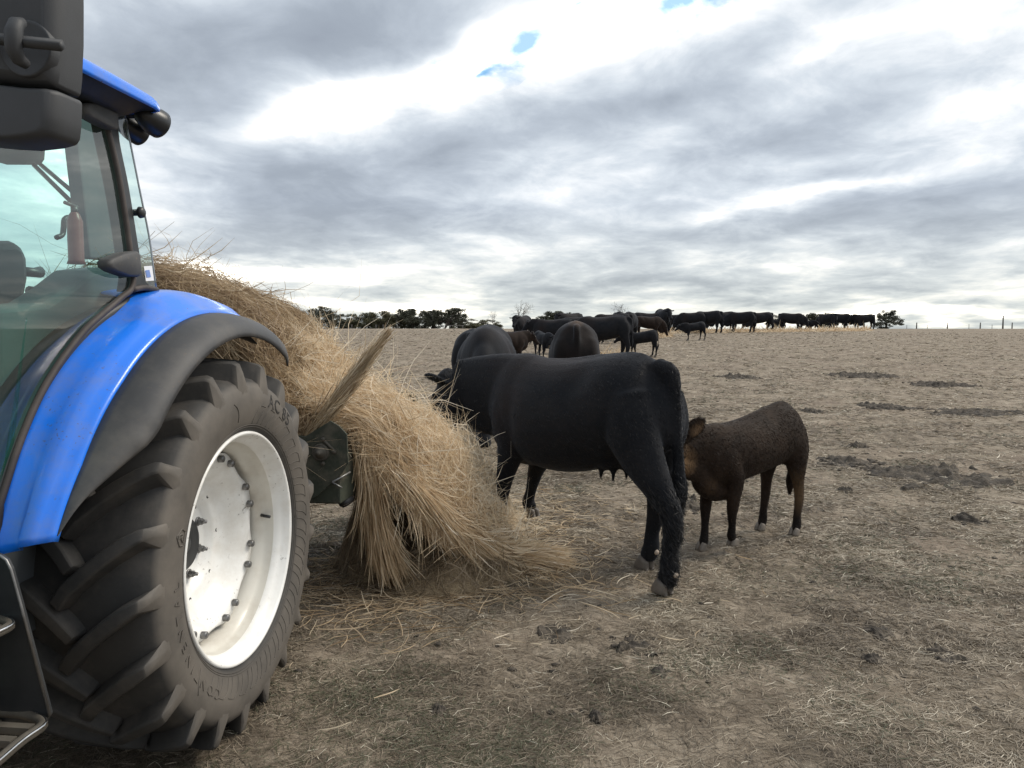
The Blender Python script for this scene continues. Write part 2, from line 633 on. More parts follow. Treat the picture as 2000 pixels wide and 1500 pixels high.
def strand_mat(name, stops, rough=0.55, trans=0.25):
    m, t, b = new_mat(name)
    a = N(t, 'ShaderNodeAttribute', attribute_name='rnd')
    col = ramp(t, a.outputs['Fac'], stops)
    L(t, col, b.inputs['Base Color'])
    b.inputs['Roughness'].default_value = rough
    b.inputs['Specular IOR Level'].default_value = 0.35
    if trans:
        o = t.nodes['Material Output']
        tl = N(t, 'ShaderNodeBsdfTranslucent')
        L(t, col, tl.inputs[0])
        mx = N(t, 'ShaderNodeMixShader')
        mx.inputs[0].default_value = trans
        L(t, b.outputs[0], mx.inputs[1]); L(t, tl.outputs[0], mx.inputs[2])
        L(t, mx.outputs[0], o.inputs[0])
    return m


mat_hay = strand_mat('hay_strands', [(0.0, (0.22, 0.152, 0.090)), (0.25, (0.43, 0.31, 0.19)), (0.55, (0.67, 0.525, 0.35)), (0.8, (0.81, 0.68, 0.49)), (1.0, (0.90, 0.82, 0.68))], 0.5, 0.4)
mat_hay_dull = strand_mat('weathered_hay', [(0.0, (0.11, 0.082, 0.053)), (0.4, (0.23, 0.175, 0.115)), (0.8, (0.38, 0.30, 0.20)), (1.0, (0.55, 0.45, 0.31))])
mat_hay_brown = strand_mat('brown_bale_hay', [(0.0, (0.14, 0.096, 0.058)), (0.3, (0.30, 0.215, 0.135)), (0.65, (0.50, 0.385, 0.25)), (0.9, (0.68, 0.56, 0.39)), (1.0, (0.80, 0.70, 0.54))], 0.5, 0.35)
mat_grass = strand_mat('dry_pasture_grass', [(0.0, (0.070, 0.076, 0.044)), (0.16, (0.110, 0.112, 0.068)), (0.2, (0.115, 0.092, 0.067)), (0.5, (0.265, 0.219, 0.162)), (0.85, (0.42, 0.36, 0.275)), (0.97, (0.54, 0.48, 0.38)), (1.0, (0.68, 0.62, 0.50))], trans=0.2)


def hay_base():
    m, t, b = new_mat('packed_hay')
    v = objcoord(t)
    n1 = tnoise(t, v, 9, 8, 0.7, 0.8)
    n2 = tnoise(t, objcoord(t, (1, 1, 6)), 30, 6, 0.7, 0.5)
    col = ramp(t, M(t, 'ADD', M(t, 'MULTIPLY', n1, 0.5), M(t, 'MULTIPLY', n2, 0.5)), [(0.3, (0.12, 0.086, 0.050)), (0.5, (0.30, 0.225, 0.135)), (0.7, (0.48, 0.38, 0.24))])
    L(t, col, b.inputs['Base Color'])
    b.inputs['Roughness'].default_value = 0.85
    bump(t, b, n2, 0.8, 0.02)
    return m


mat_hay_base = hay_base()
# ---------------------------------------------------------------- terrain
_ty = [-4000, -60, 0, 6.5, 10, 16, 24, 30, 36, 46, 60, 75, 90, 130, 300, 4000]
_tz = [-1.0, 0.0, 0, 0, 0.07, 0.20, 0.40, 0.58, 0.83, 1.14, 1.41, 1.515, 1.53, 1.46, 0.6, -30]


def terrain(x, y):
    x = np.asarray(x, float); y = np.asarray(y, float)
    z = cubic(_ty, np.array(_tz, float), np.atleast_1d(y).ravel()).reshape(np.shape(y))
    far = np.clip((y - 14) / 30, 0, 1)
    z = z + far * 0.07 * vnoise(p2(x, y, 0.045), 3) * np.clip((90 - y) / 30, 0.15, 1)
    return z


def gz(x, y):
    """terrain plus the small lumps of the trampled turf"""
    x = np.asarray(x, float); y = np.asarray(y, float)
    r = np.hypot(x, y)
    b = 0.022 * fbm(p2(x, y, 1.6), 3, 11) + 0.012 * fbm(p2(x, y, 7.0), 3, 21) * np.clip(22 / (r + 1), 0, 1)
    t = np.clip(fbm(p2(x, y, 2.6), 3, 31) - 0.35, 0, 1)
    return terrain(x, y) + b + 0.028 * t


def on_ground(px, py):
    """point on the field under a photo pixel"""
    d = view_dir(px, py)
    t = 1.0
    for _ in range(60):
        p = np.array([0, 0, EYE]) + d * t
        h = p[2] - float(terrain(p[0], p[1]))
        if abs(h) < 1e-3: break
        t += h / max(0.02, -d[2] + 0.028)
    return p


def ground_mat():
    m, t, b = new_mat('dry_trampled_pasture')
    v = objcoord(t)
    patch = tnoise(t, v, 0.55, 7, 0.62, 0.4)
    mid = tnoise(t, v, 3.2, 8, 0.68, 0.6)
    fib = tnoise(t, objcoord(t, (1.0, 0.45, 1), (0, 0, 0.5)), 85, 5, 0.7, 1.2)
    fib2 = tnoise(t, objcoord(t, (0.45, 1.0, 1), (0, 0, -0.3)), 38, 6, 0.72, 1.0)
    f = M(t, 'ADD', M(t, 'MULTIPLY', mid, 0.5), M(t, 'ADD', M(t, 'MULTIPLY', fib, 0.26), M(t, 'MULTIPLY', fib2, 0.28)))
    col = ramp(t, f, [(0.33, (0.050, 0.040, 0.030)), (0.44, (0.134, 0.108, 0.081)), (0.53, (0.236, 0.195, 0.149)), (0.62, (0.345, 0.293, 0.229)), (0.73, (0.45, 0.395, 0.315))])
    # reddish bare soil and grey-green regrowth in broad patches
    red = ramp(t, patch, [(0.50, (0, 0, 0)), (0.68, (0.40,) * 3)])
    col = mixc(t, red, col, mixc(t, 0.55, col, (0.15, 0.100, 0.082)))
    gp = tnoise(t, objcoord(t, (1, 1, 1)), 1.7, 6, 0.65, 0.8)
    grn = ramp(t, gp, [(0.55, (0, 0, 0)), (0.72, (0.5,) * 3)])
    col = mixc(t, grn, col, mixc(t, 0.6, col, (0.085, 0.088, 0.052)))
    # dark trampled dung and tufts
    dk = tnoise(t, objcoord(t, (1, 1.0, 1)), 1.25, 9, 0.72, 0.5)
    dm = ramp(t, dk, [(0.60, (0, 0, 0)), (0.72, (0.8,) * 3)])
    col = mixc(t, dm, col, (0.050, 0.042, 0.034))
    L(t, col, b.inputs['Base Color'])
    b.inputs['Roughness'].default_value = 0.95
    b.inputs['Specular IOR Level'].default_value = 0.15
    bump(t, b, f, 0.9, 0.03)
    return m


def build_ground():
    af = np.linspace(-R(46), R(46), 560)
    ab = np.linspace(R(46), 2 * math.pi - R(46), 60)[1:-1]
    A = np.r_[af, ab]
    rr = np.r_[0.25, 0.6, 1.0, 1.4, np.geomspace(1.75, 14, 420)[0:], np.geomspace(14, 110, 170)[1:], np.geomspace(110, 4000, 40)[1:]]
    na, nr = len(A), len(rr)
    X = rr[:, None] * np.sin(A)[None]
    Y = rr[:, None] * np.cos(A)[None]
    Z = gz(X, Y)
    V = np.stack([X, Y, Z], -1).reshape(-1, 3)
    V = np.vstack([V, [[0, 0, 0]]])
    i = np.arange(nr - 1)[:, None] * na
    k = np.arange(na)[None]
    k2 = (k + 1) % na
    F = np.stack([i + k, i + k2, i + na + k2, i + na + k], -1).reshape(-1, 4)[:, ::-1]
    c = len(V) - 1
    tri = np.stack([np.full(na, c), np.arange(na), np.arange(na), (np.arange(na) + 1) % na], -1)
    me = raw_mesh('ground', V[:-1], F, True)
    o = obj('ground', me, ground_mat())
    tag(o, 'dry trampled brown and grey green pasture rising gently to the skyline', 'field', kind='structure')
    return o


ground = build_ground()


def build_grass():
    g = np.random.default_rng(5)
    packs = []

    def batch(n, r0, r1, wpx, lmin, lmax, seed, half=R(39)):
        r = r0 * (r1 / r0) ** g.random(n * 2)
        a = g.uniform(-half, half, n * 2)
        x, y = r * np.sin(a), r * np.cos(a)
        dens = 0.25 + 1.5 * np.clip(0.5 + 0.8 * fbm(p2(x, y, 2.2), 4, 77), 0, 1)
        keep = g.random(n * 2) < dens * 0.5
        x, y, r = x[keep], y[keep], r[keep]
        n_ = len(x)
        z = gz(x, y)
        ln = g.uniform(lmin, lmax, n_)
        green = np.clip(fbm(p2(x, y, 1.5), 3, 91) + 0.05, 0, 1)
        isg = g.random(n_) < green * 0.5
        rise = np.where(isg, g.uniform(0.25, 0.8, n_), g.uniform(-0.02, 0.38, n_))
        th = g.uniform(0, 2 * np.pi, n_)
        ln = np.where(isg, ln * 0.6, ln)
        d = np.stack([np.cos(th), np.sin(th), rise], -1)
        d /= np.linalg.norm(d, axis=1)[:, None]
        p0 = np.stack([x, y, z - 0.002], -1)
        bend = np.stack([-np.sin(th), np.cos(th), np.zeros(n_)], -1) * g.normal(0, 0.28, n_)[:, None] - np.array([0, 0, 0.25])
        s = np.linspace(0, 1, 4)[None, :, None]
        P = p0[:, None] + d[:, None] * ln[:, None, None] * s + bend[:, None] * ln[:, None, None] * s * s
        P[..., 2] = np.maximum(P[..., 2], gz(P[..., 0], P[..., 1]) + 0.001)
        P[..., 2] += g.uniform(0, 0.006, n_)[:, None]
        w = np.maximum(0.0016, wpx * r / 768.0) * g.uniform(0.7, 1.4, n_)
        tone = np.clip(0.52 + 0.26 * fbm(p2(x, y, 2.3), 3, 55) + g.normal(0, 0.18, n_), 0.2, 0.985)
        rnd = np.where(isg, g.uniform(0, 0.17, n_), tone)
        rnd = np.where(g.random(n_) < 0.012, 1.0, rnd)
        side = np.tile([[0, 0, 1.0]], (n_, 1)) + g.normal(0, 0.5, (n_, 3))
        packs.append(ribbons(P, w, seed, side=side, rnd=rnd))
    batch(125000, 2.1, 5.0, 0.55, 0.025, 0.085, 1)
    batch(120000, 5.0, 10.0, 0.55, 0.03, 0.10, 2)
    batch(80000, 10.0, 24.0, 0.5, 0.04, 0.14, 3)
    batch(36000, 24.0, 60.0, 0.45, 0.06, 0.24, 4)
    o = strand_obj('dry_grass', packs, mat_grass)
    tag(o, 'short dry straw coloured grass lying over the trampled field', 'grass', kind='stuff')


build_grass()
# ---------------------------------------------------------------- tractor
T_AZ = R(96.52)                               # azimuth of the wheel face's outward normal
T_O = np.array([-1.0425, 2.940, 0.0])         # ground under the middle of the near rear wheel's rim plane
T_N = np.array([math.sin(T_AZ), math.cos(T_AZ), 0])
T_B = np.array([-T_N[1], T_N[0], 0])
ZC = 0.704


def t_world(u, v, z):
    return T_O + T_N * u + T_B * v + np.array([0, 0, z])


def side(px, py, u):
    """photo pixel -> (v, z) on the tractor's side plane u"""
    d = view_dir(px, py)
    e = np.array([0, 0, EYE]) - T_O
    t = (u - e @ T_N) / (d @ T_N)
    p = e + d * t
    return np.array([p @ T_B, p[2]])


def fore(px, py, v):
    """photo pixel -> (u, z) on the tractor's cross plane v"""
    d = view_dir(px, py)
    e = np.array([0, 0, EYE]) - T_O
    t = (v - e @ T_B) / (d @ T_B)
    p = e + d * t
    return np.array([p @ T_N, p[2]])


tractor = empty('tractor', T_O, math.atan2(T_N[1], T_N[0]))
tag(tractor, 'blue farm tractor with black fender edge and white wheel rim beside the hay', 'tractor')


def wp(u, r, a):
    """wheel point: lateral u, radius r, angle a from straight ahead upwards"""
    return np.stack([u + 0 * r * a, -r * np.cos(a) + 0 * u, ZC + r * np.sin(a) + 0 * u], -1)


SW_R = [0.440, 0.450, 0.462, 0.480, 0.525, 0.568, 0.610, 0.636, 0.655, 0.665]
SW_U = [-0.012, 0.000, 0.010, 0.018, 0.030, 0.034, 0.028, 0.014, -0.012, -0.050]


def sw_u(r):
    return np.interp(r, SW_R, SW_U)


def build_tyre(parent, mirror=False):
    UM = -0.23
    mb = MB()
    prof = list(zip(SW_U, SW_R))
    prof += [(-0.12, 0.672), (-0.23, 0.676)]
    prof += [(2 * UM - u, r) for u, r in prof[-2::-1]]
    n = 168
    m = len(prof)
    V = []
    for k in range(n):
        a = 2 * math.pi * k / n
        for (u, r) in prof:
            V.append((u, -r * math.cos(a), ZC + r * math.sin(a)))
    F = []
    for k in range(n):
        k2 = (k + 1) % n
        for i in range(m - 1):
            F.append((k * m + i, k2 * m + i, k2 * m + i + 1, k * m + i + 1))
    mb.add(V, F)
    # lugs
    NL = 21
    DA = 0.30
    # stations: u, angle fraction, top radius, half top width (m), half base width, base radius
    ST = [(-0.264, -0.04, 0.668, .012, .026, .640), (-0.250, 0.00, 0.711, .019, .033, .640), (-0.215, 0.22, 0.717, .020, .033, .640),
          (-0.160, 0.45, 0.717, .020, .032, .640), (-0.100, 0.68, 0.715, .020, .032, .638), (-0.045, 0.87, 0.712, .020, .034, .632),
          (-0.004, 0.985, 0.707, .019, .038, .612), (0.010, 1.02, 0.697, .017, .044, .604), (0.023, 1.05, 0.660, .010, .052, .592), (0.030, 1.065, 0.618, .006, .058, .578)]
    for sgn in (1, -1):
        for k in range(NL):
            a0 = 2 * math.pi * (k + (0.5 if sgn < 0 else 0)) / NL + 0.02
            V = []
            for j, (u, f, rt, wt, wb, rb) in enumerate(ST):
                rt = rt + 0.016 * min(1, max(0, (rt - .60) / .06))
                uu = u if sgn > 0 else 2 * UM - u
                ac = a0 + DA * f
                # direction of the path in the (u, arc) plane
                j0, j1 = max(0, j - 1), min(len(ST) - 1, j + 1)
                du = (ST[j1][0] - ST[j0][0]) * sgn
                da = (ST[j1][1] - ST[j0][1]) * DA * 0.7
                ln = math.hypot(du, da)
                nu, na = -da / ln, du / ln
                if j >= 6:
                    nu *= 0.15
                    na = math.copysign(1, na)
                lean = 0.0
                for (w, r) in ((-wb, rb), (-wt * 1.12, rt - 0.006), (-wt * 0.8, rt), (wt * 0.8, rt), (wt * 1.12, rt - 0.006), (wb, rb)):
                    a = ac + na * w / 0.70
                    ub = uu + nu * w
                    if j >= 7 and r == rb:
                        ub = (sw_u(rb) - 0.004) if sgn > 0 else 2 * UM - (sw_u(rb) - 0.004)
                    V.append((ub, -r * math.cos(a), ZC + r * math.sin(a)))
            F = []
            q = 6
            for j in range(len(ST) - 1):
                for i in range(q - 1):
                    f = (j * q + i, j * q + i + 1, (j + 1) * q + i + 1, (j + 1) * q + i)
                    F.append(f if sgn < 0 else f[::-1])
            e0 = tuple(range(q)); e1 = tuple(range((len(ST) - 1) * q, len(ST) * q))
            F.append(e0 if sgn > 0 else e0[::-1]); F.append(e1[::-1] if sgn > 0 else e1)
            mb.add(V, F)
    o = mb.build('tyre', mat_rubber, parent)
    es = o.modifiers.new('edge', 'BEVEL')
    es.width = 0.0035; es.segments = 2; es.limit_method = 'ANGLE'; es.angle_limit = R(30)
    return o


def build_wheel():
    w = empty('rear_wheel', (0, 0, 0), 0, tractor)
    build_tyre(w)
    # moulded decoration ribs on the sidewall: curved blocks
    mb = MB()

    def rib(path, rad=0.0014):
        q = spline([(a, r) for a, r in path], max(6, len(path) * 5))
        P = wp(sw_u(q[:, 1]) + 0.0008, q[:, 1], q[:, 0])
        mb.tube(P, rad, 5)
    for k in range(31):
        a = R(96) + k * R(9.4)
        if a > R(312): break
        g = 0.085
        rib([(a, 0.478), (a + 0.012, 0.500), (a + 0.040, 0.528), (a + 0.088, 0.552)])
        rib([(a + 0.088, 0.552), (a + 0.088 + g, 0.549)])
        rib([(a + 0.088 + g, 0.549), (a + 0.060 + g, 0.534), (a + 0.030 + g, 0.508), (a + 0.010 + g, 0.478)])
    for r in (0.466, 0.474):
        q = np.linspace(0, 2 * math.pi, 120)
        P = wp(np.full(120, sw_u(r)) + 0.0005, np.full(120, r), q)
        mb.tube(P, 0.0016, 5)
    for a in (R(78), R(-42)):
        rib([(a, 0.58), (a + 0.05, 0.545), (a + 0.06, 0.50)], 0.002)
    # arrow and pentagon emblem outlines
    c = R(19)
    pent = [(c - 0.045, 0.500), (c + 0.045, 0.500), (c + 0.052, 0.535), (c, 0.562), (c - 0.052, 0.535), (c - 0.045, 0.500)]
    for i in range(5):
        rib([pent[i], pent[i + 1]], 0.0028)
    rib([(c - 0.025, 0.512), (c - 0.005, 0.53), (c + 0.02, 0.52), (c + 0.012, 0.545), (c - 0.012, 0.548)], 0.0035)
    mb.build('sidewall_rib', mat_rubber, w)
    # lettering, read clockwise round the sidewall
    def letters(txt, a0, r0, size, depth, mat, track=1.0):
        cu = bpy.data.curves.new('txt', 'FONT')
        cu.body = txt
        cu.size = size
        cu.extrude = depth
        cu.space_character = track
        cu.resolution_u = 2
        to = bpy.data.objects.new('txt', cu)
        COL.objects.link(to)
        dg = bpy.context.evaluated_depsgraph_get()
        me = bpy.data.meshes.new_from_object(to.evaluated_get(dg))
        co = np.empty(len(me.vertices) * 3, np.float32)
        me.vertices.foreach_get('co', co)
        co = co.reshape(-1, 3)
        r = r0 + co[:, 1]
        V = wp(sw_u(r) + 0.001 + co[:, 2], r, a0 + co[:, 0] / r0)
        me.vertices.foreach_set('co', V.astype(np.float32).ravel())
        bpy.data.objects.remove(to)
        me.materials.clear()
        return obj('lettering', me, mat, w)
    letters('AC 85', R(107.5), 0.556, 0.082, 0.0010, mat_letter, 1.05)
    letters('CONTINENTAL', R(-58), 0.520, 0.052, 0.0018, mat_rubber, 1.75)
    # rim
    mb = MB()
    fl = [(-0.012, 0.449), (0.002, 0.449), (0.007, 0.444), (0.006, 0.437), (-0.002, 0.431), (-0.020, 0.427), (-0.034, 0.416), (-0.046, 0.407), (-0.060, 0.404)]
    mb.lathe(fl, (0, 0, ZC), (1, 0, 0), (0, -1, 0), (0, 0, 1), 128)
    mb.build('rim', mat_rim, w)
    mb = MB()
    br = [(-0.060, 0.404), (-0.085, 0.400), (-0.098, 0.393), (-0.112, 0.378), (-0.150, 0.371), (-0.215, 0.368), (-0.30, 0.372), (-0.42, 0.40), (-0.455, 0.44)]
    mb.lathe(br, (0, 0, ZC), (1, 0, 0), (0, -1, 0), (0, 0, 1), 128)
    mb.build('rim_barrel', mat_rim_in, w)
    # wheel disc with scalloped outer edge
    nd = 160
    rad = [0.075, 0.10, 0.168, 0.184, 0.198, 0.212, 0.245, 0.262, 0.285, 0.315, 0.330, 1.0]
    dep = [-0.268, -0.268, -0.268, -0.262, -0.240, -0.232, -0.226, -0.210, -0.182, -0.150, -0.141, -0.138]
    V = []
    for k in range(nd):
        a = 2 * math.pi * k / nd
        ro = 0.352 + 0.0145 * math.cos(8 * (a - R(22)))
        for r, d_ in zip(rad, dep):
            r_ = ro if r == 1.0 else min(r, ro - 0.004)
            V.append((d_, -r_ * math.cos(a), ZC + r_ * math.sin(a)))
        V.append((-0.146, -ro * math.cos(a), ZC + ro * math.sin(a)))
    m = len(rad) + 1
    F = [(k * m + i, ((k + 1) % nd) * m + i, ((k + 1) % nd) * m + i + 1, k * m + i + 1) for k in range(nd) for i in range(m - 1)]
    mb = MB().add(V, F)
    mb.build('wheel_disc', mat_rim, w)
    mb = MB()
    mb.lathe([(-0.236, 0.0), (-0.236, 0.028), (-0.250, 0.032), (-0.251, 0.050), (-0.240, 0.098), (-0.248, 0.106), (-0.275, 0.107)], (0, 0, ZC), (1, 0, 0), (0, -1, 0), (0, 0, 1), 56)
    mb.build('hub', mat_frame, w)
    X = np.array([1.0, 0, 0])

    def bolt(a, r, d0, s=1.0):
        o_ = np.array([d0, -r * math.cos(a), ZC + r * math.sin(a)])
        e1 = np.array([0, -math.cos(a), math.sin(a)]); e2 = np.cross(X, e1)
        b = MB()
        b.lathe([(0, 0.0165 * s), (0.005 * s, 0.0165 * s), (0.0055 * s, 0.0125 * s)], o_, X, e1, e2, 20)
        b.lathe([(0.005 * s, 0.0125 * s), (0.020 * s, 0.0120 * s), (0.021 * s, 0.0085 * s), (0.026 * s, 0.0080 * s)], o_, X, e1, e2, 6, False)
        b.lathe([(0.020 * s, 0.0070 * s), (0.034 * s, 0.0068 * s), (0.036 * s, 0.0)], o_, X, e1, e2, 12)
        return b.build('wheel_nut', mat_steel, w)
    for k in range(8):
        bolt(R(157.5) + k * R(45), 0.148, -0.268, 1.15)
    for k in range(16):
        a = R(22) + (k // 2) * R(45) + (R(7.5) if k % 2 else -R(7.5))
        o_ = np.array([-0.139, -0.338 * math.cos(a), ZC + 0.338 * math.sin(a)])
        e1 = np.array([0, -math.cos(a), math.sin(a)]); e2 = np.cross(X, e1)
        b = MB()
        b.lathe([(0, 0.0145), (0.018, 0.0145), (0.021, 0.0115), (0.0215, 0.0)], o_, X, e1, e2, 14)
        b.build('rim_bolt', mat_steel, w)
    # stud holes in the disc
    for k in range(8):
        mb = MB()
        a = R(135) + k * R(45)
        o_ = np.array([-0.2305, -0.222 * math.cos(a), ZC + 0.222 * math.sin(a)])
        mb.lathe([(0.0, 0.0), (0.0006, 0.008), (-0.004, 0.0095)], o_, X, np.array([0, 1, 0]), np.array([0, 0, 1]), 12)
        mb.build('disc_hole', mat_dark, w)
    mb = MB()
    a = R(176)
    P = np.array([(-0.105, -0.384 * math.cos(a), ZC + 0.384 * math.sin(a)), (-0.085, -0.374 * math.cos(a), ZC + 0.374 * math.sin(a)), (-0.06, -0.368 * math.cos(a), ZC + 0.368 * math.sin(a))])
    mb.tube(P, 0.0075, 8)
    mb.build('valve', mat_frame, w)
    return w


wheel = build_wheel()
# the far rear wheel: same parts, on the other side of the axle
far_wheel = wheel.copy(); COL.objects.link(far_wheel); far_wheel.parent = tractor
far_wheel.location = (-1.36, 0, 0)
far_wheel.rotation_euler = (0, 0, 0)
for ch in list(wheel.children):
    if ch.name.startswith(('tyre', 'rim')) and not ch.name.startswith('rim_bolt'):
        c2 = ch.copy(); COL.objects.link(c2); c2.parent = far_wheel


# fender ------------------------------------------------------------------
def fp(u, r, ph):
    """fender point: angle ph from straight back upwards"""
    return np.array([u, r * math.cos(ph), ZC + r * math.sin(ph)])


def sheet(rows, name, mat, parent, thick=0.006, flip=False):
    rows = np.asarray(rows)
    n, m, _ = rows.shape
    V = rows.reshape(-1, 3)
    F = [(i * m + j, i * m + j + 1, (i + 1) * m + j + 1, (i + 1) * m + j) for i in range(n - 1) for j in range(m - 1)]
    if flip: F = [f[::-1] for f in F]
    o = MB().add(V, F).build(name, mat, parent)
    s = o.modifiers.new('solid', 'SOLIDIFY')
    s.thickness = thick; s.offset = -1
    return o


fender = empty('fender', (0, 0, 0), 0, tractor)
rows = []
for ph in np.linspace(R(73), R(163.5), 70):
    d = math.degrees(ph)
    rb = np.interp(d, [73, 80, 90, 110, 130, 150, 163.5], [0.920, 0.916, 0.911, 0.905, 0.899, 0.912, 0.948])
    ra = np.interp(d, [73, 95, 104, 112, 163.5], [0.985, 0.995, 0.988, 0.962, 0.958])
    inn = np.interp(d, [73, 98, 106, 164], [-0.50, -0.50, -0.262, -0.262])
    prof = [(inn, ra + 0.004), (inn * 0.5 - 0.13, ra + 0.004), (-0.255, ra), (-0.225, ra - 0.004), (-0.195, ra - 0.012), (-0.165, rb + 0.050), (-0.135, rb + 0.026), (-0.113, rb + 0.012), (-0.104, rb + 0.009), (-0.098, rb + 0.001), (-0.096, rb - 0.015)]
    tl = np.clip((d - 148) / 15.5, 0, 1)
    rows.append([fp(u, r, ph + R(2.6) * tl * np.clip((-u - 0.10) / 0.16, 0, 1)) for u, r in prof])
blue = sheet(rows, 'fender_panel', mat_blue, fender, 0.008, True)
rows = []
for ph in np.linspace(R(60.5), R(162.5), 80):
    d = math.degrees(ph)
    rb = np.interp(d, [60, 73, 80, 90, 110, 130, 150, 163.5], [0.925, 0.920, 0.916, 0.911, 0.905, 0.899, 0.912, 0.948])
    k = np.interp(d, [60.5, 64, 70, 138, 143, 150, 156, 162.5], [0.93, 0.98, 1, 1, 0.93, 0.60, 0.28, 0.03])
    ue = -0.098 + 0.138 * k
    re = np.interp(d, [60.5, 63, 75, 90, 120, 140, 145, 152, 158, 162.5], [0.790, 0.806, 0.814, 0.821, 0.822, 0.822, 0.842, 0.885, 0.925, 0.944])
    q = []
    for s in np.linspace(0, 1, 9):
        u = -0.099 + (ue + 0.099) * math.sin(s * math.pi / 2) ** 0.9
        r = rb - 0.004 + (re - rb) * (1 - math.cos(s * math.pi / 2)) ** 0.95
        q.append(fp(u, r, ph))
    rows.append(q)
sheet(rows, 'fender_extension', mat_plastic, fender, 0.007, True)
# inner shell that closes the arch over the tyre
rows = []
for ph in np.linspace(R(62), R(160), 50):
    rows.append([fp(u, r, ph) for u, r in ((-0.50, 0.80), (-0.50, 0.93), (-0.36, 0.945), (-0.2, 0.915), (-0.12, 0.885))])
sheet(rows, 'fender_liner', mat_dark, fender, 0.006, True)
rows = []
for ph in np.linspace(R(98), R(163), 50):
    rows.append([fp(u, r, ph) for u, r in ((-0.262, 0.952), (-0.275, 0.985), (-0.30, 0.985), (-0.33, 0.95), (-0.50, 0.93))])
sheet(rows, 'arch_trim', mat_frame, fender, 0.006, True)
# small clips and a cable on the fender crest
mb = MB()
for (px, py) in ((327, 576), (372, 578)):
    v, z = side(px, py, -0.24)
    mb.box((-0.255, v - 0.012, z - 0.006), (-0.225, v + 0.012, z + 0.008))
P = [(-0.24, *side(px, py, -0.24)) for px, py in ((318, 582), (330, 580), (345, 583), (360, 582), (378, 579))]
mb.tube(spline(P, 16), 0.003, 6)
mb.build('cable_clip', mat_frame, fender)

# cab ---------------------------------------------------------------------
cab = empty('cab', (0, 0, 0), 0, tractor)
UD = -0.262                      # door plane at the sill


def uz(z):
    """the side of the cab leans in a little towards the roof"""
    return UD - 0.07 * np.clip((z - 1.65) / 0.7, 0, 1) ** 1.3


def onside(px, py, off=0.0):
    u = UD + off
    for _ in range(6):
        v, z = side(px, py, u)
        u = float(uz(z)) + off
    return np.array([u, v, z])


door = empty('door', (0, 0, 0), 0, cab)
edge_px = [(160, 166), (178, 172), (193, 190), (203, 225), (211, 256), (229, 332), (244, 420), (254, 492), (260, 540), (257, 562), (238, 580), (200, 613),
           (167, 643), (140, 676), (113, 713), (86, 757), (66, 797), (46, 844), (29, 890), (12, 944), (-1, 985)]
E_ = np.array([onside(px, py) for px, py in edge_px])
# the door goes on towards the front of the cab, out of the picture
zt, zb = E_[0, 2], 0.62
front = np.array([[float(uz(0.62)), -0.98, 0.64], [float(uz(0.62)), -1.30, 0.56], [float(uz(0.8)), -1.55, 0.80], [float(uz(1.5)), -1.60, 1.5], [float(uz(2.2)), -1.42, 2.25], [float(uz(zt)), -1.30, zt]])
top_edge = np.array([[float(uz(zt)), v, zt] for v in np.linspace(-1.2, E_[0, 1] - 0.06, 8)])
outline = np.vstack([spline(E_, 90), spline(np.vstack([E_[-1], front]), 40)[1:], top_edge])
cen = outline.mean(0)
mb = MB()
inner = outline.copy()
# glass as concentric rings, so that it follows the lean of the side
ringsV = []
for f in np.linspace(1, 0.05, 10):
    q = cen + (outline - cen) * f
    q[:, 0] = uz(q[:, 2]) - 0.006
    ringsV.append(q)
n = len(outline)
V = np.vstack(ringsV)
F = [(i * n + k, i * n + (k + 1) % n, (i + 1) * n + (k + 1) % n, (i + 1) * n + k) for i in range(9) for k in range(n)]
F.append(tuple(9 * n + k for k in range(n)))
F = [f[::-1] for f in F]
mb.add(V, F)
mb.build('door_glass', mat_glass, door)
mb = MB()
path = np.vstack([outline, outline[:1]])
mb.tube(path, 0.011, 8, ref=np.array([1.0, 0, 0]))
q = path.copy(); q[:, 0] -= 0.012
mb.build('door_seal', mat_seal, door)
# hinges: rounded wedges
for (pts, d0) in (([(163, 205), (168, 201), (224, 198), (229, 205), (231, 252), (224, 254), (205, 246), (172, 228), (165, 218)], 0.0),
                  ([(208, 512), (214, 505), (240, 494), (268, 490), (273, 497), (276, 536), (270, 541), (250, 540), (222, 530), (210, 522)], 0.0)):
    P = np.array([onside(px, py, 0.03) for px, py in pts])
    n = len(P)
    c_ = P.mean(0)
    V, F = [], []
    lv = [(1.0, -0.034), (1.0, -0.004), (0.93, 0.006), (0.80, 0.010)]
    for f, o_ in lv:
        for p in P:
            x = c_ + (p - c_) * f
            V.append((x[0] + o_, x[1], x[2]))
    for j in range(len(lv) - 1):
        for k in range(n):
            F.append((j * n + k, j * n + (k + 1) % n, (j + 1) * n + (k + 1) % n, (j + 1) * n + k))
    F.append(tuple(3 * n + k for k in range(n)))
    mb = MB().add(V, F)
    mb.build('hinge', mat_plastic, door)

# rear door pillar
Lp = [onside(px, py, -0.004) for px, py in ((150, 150), (186, 166), (205, 205), (216, 256), (238, 362), (259, 492), (266, 545), (262, 570))]
Rp = [onside(px, py, -0.004) for px, py in ((228, 150), (229, 168), (230, 205), (232, 256), (252, 362), (273, 492), (282, 545), (303, 566))]
a_, b_ = spline(Lp, 30), spline(Rp, 30)
V, F = [], []
for p, q in zip(a_, b_):
    V += [p, q, q - [0.07, 0, 0], p - [0.07, 0, 0]]
for i in range(29):
    for k in range(4):
        F.append((i * 4 + k, i * 4 + (k + 1) % 4, (i + 1) * 4 + (k + 1) % 4, (i + 1) * 4 + k))
F += [(3, 2, 1, 0), (116, 117, 118, 119)]
MB().add(V, F, False).build('pillar', mat_frame, cab, 0.006)
